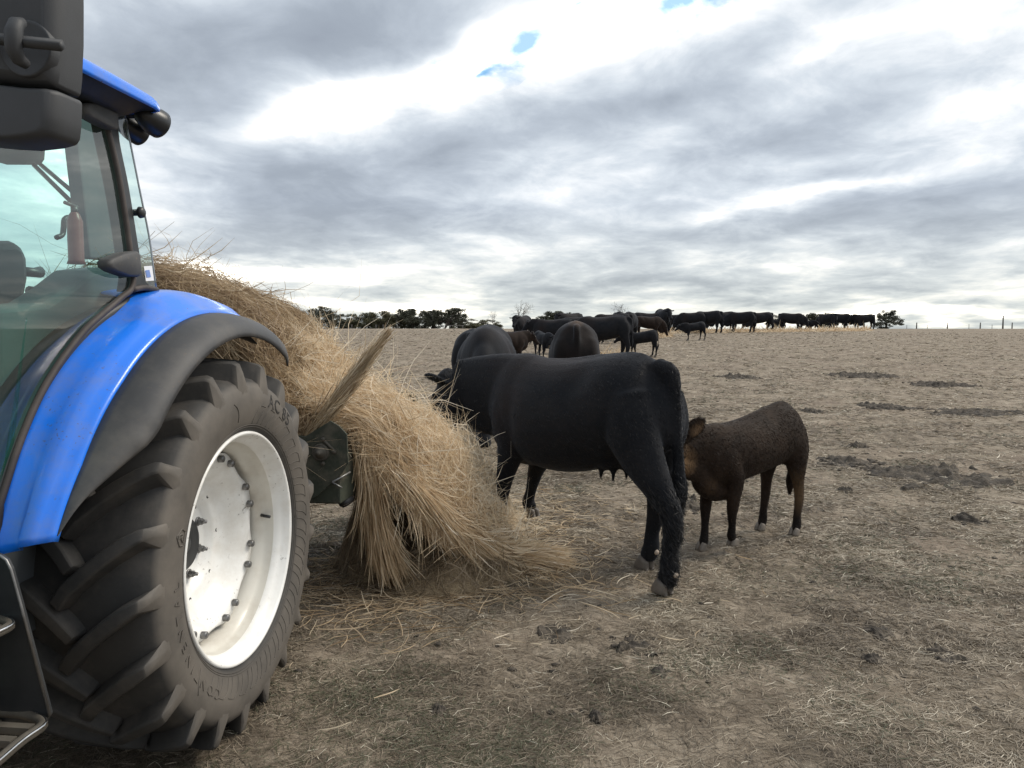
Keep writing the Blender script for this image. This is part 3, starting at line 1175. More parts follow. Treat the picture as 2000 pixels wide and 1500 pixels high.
# sill under the rear pillar and quarter glass
mb = MB()
P = [onside(px, py, 0.0) for px, py in ((258, 566), (280, 562), (306, 566))]
mb.tube(spline(P, 8), 0.011, 8)
mb.build('window_sill', mat_seal, cab)

# quarter window
qw = empty('quarter_window', (0, 0, 0), 0, cab)
Lq = [onside(px, py, -0.010) for px, py in ((229, 208), (231, 256), (251, 362), (272, 492), (281, 545), (289, 562))]
Rq = [onside(px, py, -0.022) for px, py in ((241, 208), (250, 256), (271, 362), (294, 480), (301, 535), (305, 562))]
a_, b_ = spline(Lq, 24), spline(Rq, 24)
V, F = [], []
for p, q in zip(a_, b_): V += [p, q]
for i in range(23): F.append((2 * i + 2, 2 * i + 3, 2 * i + 1, 2 * i))
g = MB().add(V, F).build('quarter_glass', mat_glass_q, qw)
mb = MB(); mb.tube(b_, 0.0035, 6); mb.build('glass_edge', mat_lens, qw)
c_ = onside(270, 415, 0.0)
mb = MB()
mb.lathe([(-0.02, 0.012), (0.004, 0.012), (0.006, 0.021), (0.018, 0.019), (0.023, 0.012), (0.024, 0.0)], c_, (1, 0, 0), (0, 1, 0), (0, 0, 1), 24)
mb.build('window_catch', mat_frame, qw)
P = [onside(px, py, -0.006) for px, py in ((281, 520), (297, 519), (301, 548), (285, 549))]
mb = MB().add(P, [(0, 1, 2, 3)], False); mb.build('sticker', mat_white_label, qw)
P = [onside(px, py, -0.004) for px, py in ((284, 528), (292, 527), (295, 541), (287, 542))]
mb = MB().add(P, [(0, 1, 2, 3)], False); mb.build('sticker_print', mat_blue_ink, qw)

# roof
roof = empty('roof', (0, 0, 0), 0, cab)
UR = -0.185
vr = side(312, 214, UR)[0] + 0.035
outl = [(vr + 0.01, -0.40), (vr + 0.012, -0.62), (vr + 0.012, -1.18), (vr, -1.46), (vr - 0.05, -1.545), (vr - 0.3, -1.575), (-1.55, -1.575), (-1.72, -1.45), (-1.75, -0.88), (-1.72, -0.32), (-1.55, -0.2), (-0.8, UR + 0.005), (vr - 0.20, UR), (vr - 0.05, UR - 0.002), (vr - 0.012, UR - 0.012), (vr + 0.004, UR - 0.05)]
outl = np.array([(u, v) for v, u in outl])
def roof_ring(z, inset, drop=0.0):
    c_ = np.array([-0.88, -0.8])
    q = c_ + (outl - c_) * (1 - inset)
    zz = z - drop * np.clip((q[:, 1] - (vr - 0.5)) / 0.5, 0, 1) ** 1.5
    return np.column_stack([q, zz])
lv = [roof_ring(2.322, 0.012), roof_ring(2.326, 0.002, 0.004), roof_ring(2.334, 0.0, 0.004), roof_ring(2.352, 0.004, 0.006), roof_ring(2.366, 0.012, 0.010), roof_ring(2.378, 0.03, 0.012), roof_ring(2.405, 0.13, 0.02), roof_ring(2.43, 0.35, 0.02), roof_ring(2.445, 0.8, 0.02)]
n = len(outl)
V = np.vstack(lv)
F = [(i * n + k, (i + 1) * n + k, (i + 1) * n + (k + 1) % n, i * n + (k + 1) % n) for i in range(len(lv) - 1) for k in range(n)]
F.append(tuple((len(lv) - 1) * n + k for k in range(n))[::-1])
F = [f[::-1] for f in F]
MB().add(V, F).build('roof_panel', mat_blue, roof)
lv = [roof_ring(2.326, 0.016), roof_ring(2.322, 0.05), roof_ring(2.30, 0.10), roof_ring(2.288, 0.13)]
V = np.vstack(lv)
F = [(i * n + k, (i + 1) * n + k, (i + 1) * n + (k + 1) % n, i * n + (k + 1) % n) for i in range(3) for k in range(n)]
F.append(tuple(3 * n + k for k in range(n))[::-1])
MB().add(V, F).build('roof_lining', mat_frame, roof)

# work lamps under the rear corner of the roof
for i, (px, py, u, rad, tilt) in enumerate(((300, 236, -0.26, 0.052, 0.25), (262, 254, -0.36, 0.046, -0.1))):
    v, z = side(px, py, u)
    lamp = empty('work_lamp', (0, 0, 0), 0, cab)
    ax = np.array([0.22, 0.95, -0.22]); ax /= np.linalg.norm(ax)
    e1 = np.cross(ax, [0, 0, 1.0]); e1 /= np.linalg.norm(e1); e2 = np.cross(ax, e1)
    mb = MB()
    mb.lathe([(-0.075, 0.0), (-0.072, rad * 0.35), (-0.055, rad * 0.68), (-0.02, rad * 0.92), (0.01, rad), (0.03, rad), (0.033, rad * 0.94)], np.array([u, v, z]), ax, e1, e2, 32)
    mb.tube([(u, v - 0.045, z + 0.01), (u, v - 0.055, z + 0.025), (u, v - 0.055, z + 0.05)], 0.010, 8)
    mb.build('lamp_housing', mat_frame, lamp)
    mb = MB()
    mb.lathe([(0.031, rad * 0.95), (0.036, rad * 0.7), (0.038, 0.0)], np.array([u, v, z]), ax, e1, e2, 32)
    mb.build('lamp_lens', mat_lens, lamp)
mb = MB()
v, z = side(262, 222, -0.32)
mb.tube([(-0.50, v, z), (-0.32, v, z - 0.005), (-0.25, v + 0.03, z - 0.01)], 0.012, 8)
mb.tube([(-0.30, v + 0.02, z + 0.06), (-0.30, v + 0.03, z), (-0.30, v + 0.02, z - 0.03)], 0.009, 8)
mb.build('lamp_bracket', mat_frame, cab)

# cab shell that shows through the glass
mb = MB()
mb.box((-1.46, -1.5, 0.62), (-0.36, 0.02, 0.90))           # floor and tunnel
mb.build('cab_floor', mat_lining, cab)
rows = []
for ph in np.linspace(R(78), R(165), 30):
    rows.append([fp(u, 0.93, ph) for u in (-0.30, -0.45, -0.60)])
sheet(rows, 'inner_arch', mat_lining, cab, 0.01, True)
rows = []
for ph in np.linspace(R(73), R(163), 40):
    rows.append([fp(u, r, ph) for u, r in ((-1.12, 0.94), (-1.36, 0.985), (-1.50, 0.98), (-1.60, 0.93), (-1.68, 0.85))])
sheet(rows, 'far_fender', mat_blue, tractor, 0.01, True)
mb = MB()
mb.box((-1.50, -1.5, 0.62), (-1.44, -0.12, 1.52))
mb.build('far_door_panel', mat_frame, cab)
# far rear pillar, broad and pale inside
q0, q1 = fore(128, 300, -0.02), fore(150, 520, -0.02)
q2, q3 = fore(247, 520, -0.02), fore(224, 250, -0.02)
def far_side(px, py, v):
    return np.array([*fore(px, py, v)])
mb = MB()
UF = -1.46
pl = [np.array([UF, *side(px, py, UF)]) for px, py in ((118, 232), (150, 505), (236, 512), (205, 232))]
V = [p for p in pl] + [p + np.array([0.08, 0, 0]) for p in pl]
F = [(0, 1, 2, 3), (7, 6, 5, 4), (0, 4, 5, 1), (1, 5, 6, 2), (2, 6, 7, 3), (3, 7, 4, 0)]
mb.add(V, F, False)
mb.build('far_pillar', mat_lining, cab, 0.01)
# far side mirror and its arm, seen through both windows
mm = MB()
UM_ = -1.75
P = np.array([np.array([UM_, *side(px, py, UM_)]) for px, py in ((-30, 262), (84, 262), (90, 280), (88, 312), (80, 324), (14, 325), (0, 318), (-30, 300))])
n = len(P)
V = np.vstack([P, P + [0.0, -0.05, 0]])
mm.add(V, [tuple(range(n)), tuple(range(2 * n - 1, n - 1, -1))] + [(k, n + k, n + (k + 1) % n, (k + 1) % n) for k in range(n)], False)
mm.build('far_mirror', mat_mirror_case, tractor, 0.01)
mm = MB()
for (a1, a2) in (((66, 322), (140, 395)), ((80, 322), (146, 378))):
    mm.tube([np.array([UM_, *side(*a1, UM_)]), np.array([UF, *side(*a2, UF)])], 0.012, 8)
mm.build('far_mirror_arm', mat_frame, tractor)
# grab strap
mm = MB()
P = [np.array([UF, *side(px, py, UF)]) for px, py in ((142, 424), (126, 428), (124, 446), (122, 458), (110, 464))]
mm.tube(spline(P, 16), 0.014, 6)
mm.build('hand_strap', mat_frame, cab)

# seat
seat = empty('seat', (0, 0, 0), 0, cab)
US = -0.86
P = [side(px, py, US + 0.22) for px, py in ((-60, 480), (-10, 470), (32, 470), (50, 480), (58, 505), (60, 545), (50, 600), (40, 700), (-60, 720))]
mb = MB()
n = len(P)
V = [(US + 0.22, v, z) for v, z in P] + [(US - 0.22, v, z) for v, z in P]
mb.add(V, [tuple(range(n)), tuple(range(2 * n - 1, n - 1, -1))] + [(k, n + k, n + (k + 1) % n, (k + 1) % n) for k in range(n)], False)
mb.build('backrest', mat_seat, seat, 0.03)
mb = MB()
v0, z0 = side(40, 640, US)
mb.box((US - 0.24, v0 - 0.55, z0 - 0.18), (US + 0.24, v0 - 0.02, z0 - 0.06))
mb.build('seat_cushion', mat_seat, seat, 0.03)
mb = MB()
v0, z0 = side(74, 533, US + 0.1)
mb.tube([(US + 0.1, v0 - 0.08, z0), (US + 0.1, v0 - 0.02, z0), (US + 0.1, v0 + 0.012, z0 + 0.004)], [0.018, 0.018, 0.022], 10)
mb.tube([(US + 0.1, v0 - 0.05, z0 - 0.07), (US + 0.1, v0 + 0.0, z0 - 0.07)], [0.018, 0.016], 8)
mb.build('seat_lever', mat_frame, seat)
# side console
mb = MB()
P = [side(px, py, -0.50) for px, py in ((-40, 600), (60, 592), (110, 560), (150, 528), (200, 522), (235, 545), (225, 590), (150, 680), (60, 760), (-40, 800))]
n = len(P)
V = [(-0.44, v, z) for v, z in P] + [(-0.60, v, z) for v, z in P]
mb.add(V, [tuple(range(n)), tuple(range(2 * n - 1, n - 1, -1))] + [(k, n + k, n + (k + 1) % n, (k + 1) % n) for k in range(n)], False)
mb.build('side_console', mat_lining, cab, 0.02)

# rear of the tractor: axle, transmission, linkage
mb = MB()
mb.box((-0.92, -1.6, 0.50), (-0.46, 0.42, 0.92))
mb.build('transmission', mat_dark, tractor, 0.03)
mb = MB()
mb.tube([(-0.29, 0, ZC), (-0.46, 0, ZC)], [0.11, 0.14], 20)
mb.build('axle', mat_dark, tractor)
mb = MB()
mb.tube([(-1.20, 0, ZC), (-0.92, 0, ZC)], [0.11, 0.14], 20)
mb.build('axle', mat_dark, tractor)
mb = MB()
for u in (-0.48, -0.90):
    mb.tube([(u, 0.15, 0.52), (u, 1.10, 0.60)], 0.028, 8)
    mb.tube([(u, 0.32, 1.02), (u, 0.75, 0.98), (u, 0.78, 0.58)], 0.022, 8)
mb.tube([(-0.69, 0.35, 0.95), (-0.69, 1.15, 1.0)], 0.026, 8)
mb.build('linkage', mat_dark, tractor)

# access steps in front of the rear wheel
st = empty('access_step', (0, 0, 0), 0, tractor)
VP = -1.10
edge = [fore(px, py, VP) for px, py in ((-40, 1070), (0, 1085), (12, 1094), (21, 1112), (40, 1180), (97, 1396))]
mb = MB()
pl = [(u, z) for u, z in edge] + [(edge[-1][0] - 0.02, edge[-1][1] - 0.03), (edge[-1][0] - 0.36, edge[-1][1] - 0.05), (edge[0][0] - 0.30, edge[0][1])]
n = len(pl)
V = [(u, VP, z) for u, z in pl] + [(u, VP + 0.012, z) for u, z in pl]
mb.add(V, [tuple(range(n)), tuple(range(2 * n - 1, n - 1, -1))] + [(k, (k + 1) % n, n + (k + 1) % n, n + k) for k in range(n)], False)
mb.build('step_bracket', mat_frame, st)
mb = MB()
mb.tube([(u + 0.002, VP - 0.002, z) for u, z in edge], 0.004, 6)
mb.build('bracket_edge', mat_steel, st)
def tread(u1, z, depth, w, v1):
    t_ = MB()
    o1 = spline([(u1 - w, v1), (u1 - 0.05, v1), (u1, v1 - 0.03), (u1 + 0.004, v1 - 0.10), (u1 - 0.004, v1 - depth + 0.04), (u1 - 0.06, v1 - depth), (u1 - w, v1 - depth)], 40)
    P = np.column_stack([o1, np.full(len(o1), z)])
    t_.tube(P, 0.013, 6)
    for k in range(5):
        v_ = v1 - 0.05 - k * (depth - 0.08) / 4.5
        t_.box((u1 - w, v_ - 0.013, z - 0.012), (u1 - 0.012, v_ + 0.010, z + 0.006))
    for uu in (u1 - w * 0.55, u1 - w):
        t_.box((uu - 0.008, v1 - depth, z - 0.022), (uu + 0.008, v1, z - 0.012))
    t_.build('step_tread', mat_mud_steel, st)
    e = MB()
    P = np.column_stack([o1[9:31, 0] + 0.011, o1[9:31, 1], np.full(22, z + 0.007)])
    e.tube(P, 0.0042, 6)
    e.build('tread_edge', mat_polished, st)
u1, z1 = fore(97, 1400, VP - 0.02)
tread(u1 - 0.008, z1 - 0.012, 0.34, 0.26, VP - 0.004)
u2, z2 = fore(36, 1218, VP - 0.02)
tread(u2 - 0.012, z2, 0.32, 0.24, VP - 0.004)
mb = MB()
mb.box((u1 - 0.55, VP - 0.5, z1 + 0.02), (u1 - 0.275, VP - 0.02, z1 + 0.40))
mb.build('side_tank', mat_dark, tractor, 0.05)

# exterior mirror in front of the door, seen from behind its case
mir = empty('mirror', (0, 0, 0), 0, tractor)
VM = -1.56
def mcase(rows_px, name, inset=0.0, vm=VM):
    rows_px = [(px * 1.0 - 34, py - 11) for px, py in rows_px]
    P = np.array([[*fore(px, py, vm)] for px, py in rows_px])
    c_ = P.mean(0)
    lv = [(0.86, -0.028), (0.95, -0.019), (0.995, -0.004), (1.0, 0.012), (1.0, 0.05)]
    V, F = [], []
    n = len(P)
    for f, d in lv:
        for p in P:
            q = c_ + (p - c_) * (1 - (1 - f) * np.array([1.0, 1.0]))
            V.append((q[0], vm + d, q[1]))
    for j in range(len(lv) - 1):
        for k in range(n):
            F.append((j * n + k, (j + 1) * n + k, (j + 1) * n + (k + 1) % n, j * n + (k + 1) % n))
    F.append(tuple(k for k in range(n)))
    o = MB().add(V, F).build(name, mat_mirror_case, mir)
    e_ = o.modifiers.new('b', 'BEVEL'); e_.width = 0.006; e_.segments = 3; e_.limit_method = 'ANGLE'; e_.angle_limit = R(35)
    b = MB().add([(p[0], vm + 0.05, p[1]) for p in (c_ + (P - c_) * 0.97)], [tuple(range(n))[::-1]], False)
    b.build('mirror_glass', mat_mirror_glass, mir)
    return P
mcase([(-150, 20), (-145, -190), (-120, -260), (120, -262), (146, -240), (155, -190), (159, 0), (159, 80), (156, 150), (153, 178), (148, 184), (100, 182), (40, 175), (-20, 168), (-100, 166), (-145, 150)], 'main_case')
mcase([(-145, 176), (-100, 172), (-20, 173), (40, 180), (100, 187), (150, 189), (156, 196), (155, 240), (152, 270), (145, 281), (120, 288), (75, 293), (30, 291), (-30, 285), (-100, 270), (-140, 250)], 'wide_angle_case')
# bracket: round boss, clamp and rod
c_ = fore(42, 90, VM - 0.04)
mb = MB()
mb.lathe([(0.02, 0.046), (0.001, 0.046), (-0.001, 0.044), (0.001, 0.040), (0.0015, 0.0)], np.array([c_[0], VM - 0.03, c_[1]]), (0, 1, 0), (1, 0, 0), (0, 0, 1), 40)
mb.build('mirror_boss', mat_mirror_case, mir)
mb = MB()
h1, h2 = fore(-160, 60, VM - 0.065), fore(121, 89, VM - 0.065)
mb.tube([(h1[0], VM - 0.065, h1[1]), (h2[0], VM - 0.065, h2[1])], 0.0095, 4)
mb.tube([(h1[0], VM - 0.065, h1[1]), (h1[0] - 0.12, VM - 0.05, h1[1] - 0.1), (-0.3, VM + 0.02, h1[1] - 0.12)], 0.014, 8)
mb.build('mirror_arm', mat_mirror_case, mir)
t1, t2 = fore(42, 48, VM - 0.06), fore(42, 118, VM - 0.06)
mb = MB()
mb.tube([(t1[0], VM - 0.058, t1[1] + 0.004), (t1[0], VM - 0.072, t1[1] - 0.004), (t1[0], VM - 0.078, t1[1] - 0.018), (t2[0], VM - 0.076, t2[1] + 0.012), (t2[0], VM - 0.066, t2[1]), (t2[0], VM - 0.05, t2[1] - 0.003)], [0.008, 0.012, 0.0135, 0.013, 0.011, 0.008], 12, ref=(1, 0, 0))
mb.build('mirror_clamp', mat_mirror_case, mir)

# fire extinguisher strapped to the far pillar inside the cab
fe_p = np.array([UF + 0.12, *side(147, 455, UF + 0.12)])
fe = empty('fire_extinguisher', t_world(fe_p[0], fe_p[1], fe_p[2] - 0.16), tractor.rotation_euler.z)
tag(fe, 'dark red fire extinguisher on the pillar inside the tractor cab', 'fire extinguisher')
mb = MB()
mb.lathe([(0, 0.0), (0, 0.045), (0.02, 0.038), (0.22, 0.038), (0.255, 0.025), (0.265, 0.018)], (0, 0, 0), (0, 0, 1), (1, 0, 0), (0, 1, 0), 24)
mb.build('cylinder_body', mat_red, fe)
mb = MB()
mb.tube([(0, 0, 0.26), (0, 0, 0.295)], 0.018, 10)
mb.tube([(0, -0.07, 0.305), (0, 0.02, 0.295)], 0.01, 8)
mb.build('valve', mat_frame, fe)
# ---------------------------------------------------------------- cattle


def remesh(mb_parts, voxel, smooth=6, fac=0.5):
    """weld overlapping closed shapes into one continuous skin"""
    V, F, o = [], [], 0
    for v, f in mb_parts:
        V.append(np.asarray(v, float))
        F += [tuple(i + o for i in q) for q in f]
        o += len(v)
    me = bpy.data.meshes.new('body')
    me.from_pydata([tuple(x) for x in np.vstack(V)], [], F)
    me.update()
    ob = bpy.data.objects.new('body', me)
    COL.objects.link(ob)
    r = ob.modifiers.new('r', 'REMESH')
    r.mode = 'VOXEL'
    r.voxel_size = voxel
    r.use_smooth_shade = True
    s = ob.modifiers.new('s', 'SMOOTH')
    s.factor = fac
    s.iterations = smooth
    dg = bpy.context.evaluated_depsgraph_get()
    out = bpy.data.meshes.new_from_object(ob.evaluated_get(dg))
    bpy.data.objects.remove(ob)
    out.polygons.foreach_set('use_smooth', np.ones(len(out.polygons), dtype=bool))
    return out


def ell_tube(P, lat, nor, n=16, ref=(0, 1, 0), power=2.0, sub=4):
    """smooth closed tube: P path, lat half width (along ref), nor half height"""
    P = np.asarray(P, float)
    d = np.r_[0, np.cumsum(np.linalg.norm(np.diff(P, axis=0), axis=1))]
    s = np.linspace(0, d[-1], sub * (len(P) - 1) + 1)
    Q = cubic(d, P, s)
    a = np.maximum(cubic(d, np.asarray(lat, float), s), 0.004)
    b = np.maximum(cubic(d, np.asarray(nor, float), s), 0.004)
    return tube_geo(Q, a, b, n, np.asarray(ref, float), power)


def leg_tube(P, fa, la, n=14):
    """fa fore-aft half size, la lateral half size"""
    return ell_tube(P, la, fa, n, ref=(0, 1, 0), sub=5)


TORSO = [  # x, top, bottom, half width
    (-0.83, 1.13, 0.98, .06), (-0.79, 1.22, 0.86, .155), (-0.72, 1.285, .76, .215), (-0.60, 1.335, .71, .258), (-0.45, 1.355, .70, .285), (-0.28, 1.335, .655, .30),
    (-0.05, 1.305, .60, .325), (0.20, 1.295, .565, .325), (0.42, 1.31, .56, .285), (0.58, 1.33, .58, .235), (0.72, 1.29, .60, .195), (0.82, 1.20, .66, .15), (0.88, 1.08, .75, .09)]


CALF_TORSO = [
    (-0.83, 1.15, 1.00, .06), (-0.79, 1.24, 0.88, .15), (-0.72, 1.31, .80, .205), (-0.60, 1.355, .74, .25), (-0.45, 1.355, .76, .27), (-0.28, 1.315, .73, .275),
    (-0.05, 1.27, .70, .285), (0.20, 1.24, .67, .285), (0.42, 1.225, .64, .26), (0.58, 1.215, .64, .23), (0.72, 1.18, .66, .195), (0.82, 1.12, .70, .155), (0.88, 1.03, .78, .09)]


def cow_mesh(voxel=0.02, legs=None, neck=None, head=None, udder=0.0, ear_back=0.12, ear_size=1.0, tail=True, tail_sway=0.0, torso=TORSO, sx=1.0, sz=1.0, sy=1.0, legw=1.0, ear_droop=0.0, smooth=6, headscale=1.0, belly=0.0, bony=0.0, uleg=1.0):
    """legs: dict HL/HR/FL/FR -> (dx, dy, dz, flex); neck: list of points from withers to poll;
    head: (muzzle direction vector, lateral vector). returns mesh and landmarks"""
    legs = legs or {}
    parts = []
    T = np.array(torso, float)
    x, top, bot, hw = T[:, 0] * sx, T[:, 1] * sz, T[:, 2] * sz, T[:, 3] * sy
    bot = bot - belly * np.exp(-((x - 0.05) / 0.35) ** 2)
    P = np.column_stack([x, 0 * x, (top + bot) / 2])
    tv, tf = ell_tube(P, hw, (top - bot) / 2, 28, power=2.2)
    # cross-section like a pear: narrow along the spine, full at the ribs
    ht = np.interp(tv[:, 0], x, (top - bot) / 2); hc = np.interp(tv[:, 0], x, (top + bot) / 2)
    rel = (tv[:, 2] - hc) / np.maximum(ht, .05)
    tv[:, 1] *= 1 - 0.13 * np.clip(rel, 0, 1) ** 2 + 0.05 * np.exp(-((rel + .25) / .5) ** 2)
    # hollow of the flank in front of the hip, ribs behind the shoulder
    fl = np.exp(-((tv[:, 0] / sx + .22) / .11) ** 2 - ((rel - .55) / .32) ** 2)
    tv[:, 1] *= 1 - 0.11 * fl * bony
    tv[:, 1] *= 1 - 0.07 * bony * np.exp(-((tv[:, 0] / sx - .40) / .07) ** 2 - ((rel + .1) / .6) ** 2)
    # hip bones and pin bones
    tv[:, 1] *= 1 + 0.09 * bony * np.exp(-((tv[:, 0] / sx + .46) / .10) ** 2 - ((rel - .62) / .28) ** 2)
    tv[:, 1] *= 1 + 0.10 * bony * np.exp(-((tv[:, 0] / sx + .76) / .06) ** 2 - ((rel - .45) / .25) ** 2)
    # shoulder blade
    tv[:, 1] *= 1 + 0.06 * bony * np.exp(-((tv[:, 0] / sx - .56) / .09) ** 2 - ((rel - .25) / .5) ** 2)
    parts.append((tv, tf))
    # hook bones, pin bones, spine ridge
    sp = [(xx * sx, 0, float(cubic(T[:, 0], T[:, 1], np.array([xx]))[0]) * sz - .018) for xx in (-.79, -.60, -.30, .1, .5)]
    sp[-1] = (sp[-1][0], 0, sp[-1][2] - .03)
    parts.append(ell_tube(sp, [.03, .05, .05, .05, .05], [.03, .035, .03, .03, .03], 10))
    for sg in (1, -1):
        pass
    lw = legw
    feet = {}
    for nm, sg, hind in (('HL', 1, True), ('HR', -1, True), ('FL', 1, False), ('FR', -1, False)):
        dx, dy, dz, flex = legs.get(nm, (0, 0, 0, 0))
        if hind:
            C = np.array([(-0.58, .15, 1.10), (-0.615, .165, .92), (-0.625, .165, .75), (-0.655, .165, .57), (-0.675, .166, .435), (-0.672, .166, .36), (-0.645, .166, .22), (-0.64, .166, .125), (-0.610, .166, .065)])
            wt = np.array([0, 0.08, .36, .70, .92, .95, .97, .99, 1.0])
            fa = np.array([.19, .195, .152, .090, .064, .058, .044, .052, .050]) * np.r_[[uleg] * 3, uleg * (1 + lw) / 2, [lw] * 5]
            la = np.array([.11, .125, .108, .072, .047, .044, .041, .048, .046]) * np.r_[[uleg] * 3, uleg * (1 + lw) / 2, [lw] * 5]
        else:
            C = np.array([(0.52, .15, 1.05), (0.56, .175, .88), (0.50, .175, .70), (0.515, .172, .54), (0.53, .168, .42), (0.53, .166, .35), (0.525, .166, .21), (0.53, .166, .12), (0.555, .166, .062)])
            wt = np.array([0, 0.0, .08, .30, .52, .62, .86, .97, 1.0])
            fa = np.array([.15, .165, .130, .084, .062, .052, .041, .048, .046]) * np.r_[uleg, uleg, uleg * (1 + lw) / 2, uleg ** .5 * lw, [lw] * 5]
            la = np.array([.07, .095, .088, .068, .056, .047, .038, .045, .044]) * np.r_[uleg, uleg, uleg * (1 + lw) / 2, uleg ** .5 * lw, [lw] * 5]
        C = C * np.array([sx, sg * sy, sz])
        C[:, 0] += dx * wt
        C[:, 1] += dy * wt
        C[:, 2] += dz * np.clip((wt - .3) / .7, 0, 1)
        if flex:                       # a lifted fore foot: the pastern folds back
            C[-1] = C[-2] + np.array([-0.055, 0, -0.035]) * flex
        parts.append(leg_tube(C, fa * (sx if sx < 1 else 1) ** .5, la * (sx if sx < 1 else 1) ** .5))
        feet[nm] = (C[-2].copy(), C[-1].copy())
    # brisket
    parts.append(ell_tube([(0.86 * sx, 0, .92 * sz), (0.80 * sx, 0, .72 * sz), (0.62 * sx, 0, .60 * sz), (0.40 * sx, 0, .58 * sz)], [.08 * sy, .11 * sy, .11 * sy, .10 * sy], [.08, .10, .08, .06], 12))
    parts.append(ell_tube([(0.74 * sx, 0, .86 * sz), (0.5 * (0.74 * sx + neck[-1][0]) - .02, neck[-1][1] * .5, neck[-1][2] - .22 * sz), (neck[-1][0] + .03, neck[-1][1], neck[-1][2] - .16 * sz)], [.09 * sy, .075 * sy, .07 * sy], [.16 * sz, .15 * sz, .10 * sz], 12))
    # neck
    Nk = np.asarray(neck, float)
    k = len(Nk)
    nlat = np.interp(np.linspace(0, 1, k), [0, .35, .7, 1], [.19, .145, .115, .10]) * sy * (0.5 + 0.5 * headscale)
    nver = np.interp(np.linspace(0, 1, k), [0, .35, .7, 1], [.235, .245, .225, .185]) * sz * (0.4 + 0.6 * headscale)
    parts.append(ell_tube(Nk, nlat, nver, 18))
    # head
    hd, hl = (np.asarray(q, float) for q in head)
    hd /= np.linalg.norm(hd)
    hl = hl - hd * (hl @ hd); hl /= np.linalg.norm(hl)
    hu = np.cross(hd, hl)                      # towards the forehead
    S = headscale
    st = np.array([-0.04, 0.02, 0.09, 0.17, 0.26, 0.35, 0.43, 0.49, 0.525, 0.54])
    la = np.array([.055, .098, .110, .112, .090, .074, .072, .080, .070, .035])
    ve = np.array([.08, .125, .140, .138, .115, .093, .078, .076, .062, .03])
    of = np.array([.0, .0, -.004, -.006, -.006, -.004, .0, .004, .002, .0])
    poll = Nk[-1]
    Hp = poll[None] + S * (st[:, None] * hd + of[:, None] * hu)
    parts.append(ell_tube(Hp, la * S, ve * S, 18, ref=hl, power=2.2, sub=4))
    # poll, brow ridges and jaw
    parts.append(ell_tube([poll + S * (hu * .085 - hl * .085 + hd * .03), poll + S * (hu * .12 + hd * -.005), poll + S * (hu * .085 + hl * .085 + hd * .03)], [.05 * S, .06 * S, .05 * S], [.045 * S, .05 * S, .045 * S], 10, ref=hd))
    ears = []
    for sg in (1, -1):
        parts.append(ell_tube([poll + S * (hd * .10 + hl * sg * .085 + hu * .075), poll + S * (hd * .155 + hl * sg * .098 + hu * .062), poll + S * (hd * .21 + hl * sg * .088 + hu * .05)], [.018 * S, .028 * S, .018 * S], [.018 * S, .026 * S, .018 * S], 8, ref=hu))
        e0 = poll + S * (hd * .035 + hl * sg * .085 + hu * .055)
        dr = hl * sg * (0.95 if ear_back < .5 else .5) + hu * (0.05 - ear_droop) - hd * ear_back
        dr /= np.linalg.norm(dr)
        e = [e0 + dr * S * ear_size * q for q in (0, .05, .11, .165, .19)]
        parts.append(ell_tube(e, np.array([.030, .056, .070, .052, .020]) * S * ear_size, np.array([.022, .018, .016, .015, .012]) * max(S, .8) * max(1, voxel / .02), 12, ref=hd * 0.30 + hu * 0.95))
        ears.append((e0, dr))
    if udder:
        parts.append(ell_tube([(-0.50 * sx, 0, .72 * sz), (-0.36 * sx, 0, .66 * sz), (-0.22 * sx, 0, .66 * sz)], [.10, .125, .07], [.09 * udder, .115 * udder, .06], 14))
        for ax_, ay in ((-0.40, .055), (-0.40, -.055), (-0.29, .055), (-0.29, -.055)):
            z0 = .60 * sz - .06 * udder
            parts.append(ell_tube([(ax_ * sx, ay, z0 + .06), (ax_ * sx, ay * 1.1, z0), (ax_ * sx, ay * 1.15, z0 - .03)], [.022, .018, .012], [.022, .018, .012], 8, ref=(1, 0, 0)))
    if tail:
        x0 = -0.80 * sx + (0 if sy > .9 else .03)
        tl = [(x0 + .10, 0, 1.285 * sz), (x0 - .01, 0, 1.255 * sz), (x0 - .035, tail_sway * .2, 1.13 * sz), (x0 - .045, tail_sway * .5, .92 * sz), (x0 - .058, tail_sway * .8, .68 * sz), (x0 - .05, tail_sway, .52 * sz), (x0 - .045, tail_sway * 1.05, .38 * sz)]
        tw = np.array([.045, .046, .040, .036, .038, .056, .02]) * (1 if sy > .9 else .62)
        parts.append(ell_tube(tl, tw, tw * 1.05, 10, ref=(0, 1, 0)))
    me = remesh(parts, voxel, smooth)
    return me, dict(feet=feet, poll=poll, hd=hd, hl=hl, hu=hu, S=S, ears=ears)


def hoof_geo(top, bot, s, fwd, flex=0.0, down=None):
    """two claws; top = fetlock, bot = coronet"""
    out = []
    fwd = np.asarray(fwd, float)
    dn = np.array([0, 0, -1.0]) if down is None else np.asarray(down, float)
    latv = np.cross(fwd, dn)
    for sg in (1, -1):
        c = bot + latv * sg * .024 * s
        prof = [(-0.004, -.004, .034, .021), (.014, .006, .040, .024), (.034, .014, .047, .027), (.055, .020, .053, .028), (.062, .020, .052, .027)]
        P = np.array([c + dn * h * s + fwd * f * s for h, f, _, _ in prof])
        fa = np.array([q[2] for q in prof]) * s
        la = np.array([q[3] for q in prof]) * s
        out.append(tube_geo(P, la, fa, 14, latv))
    return out


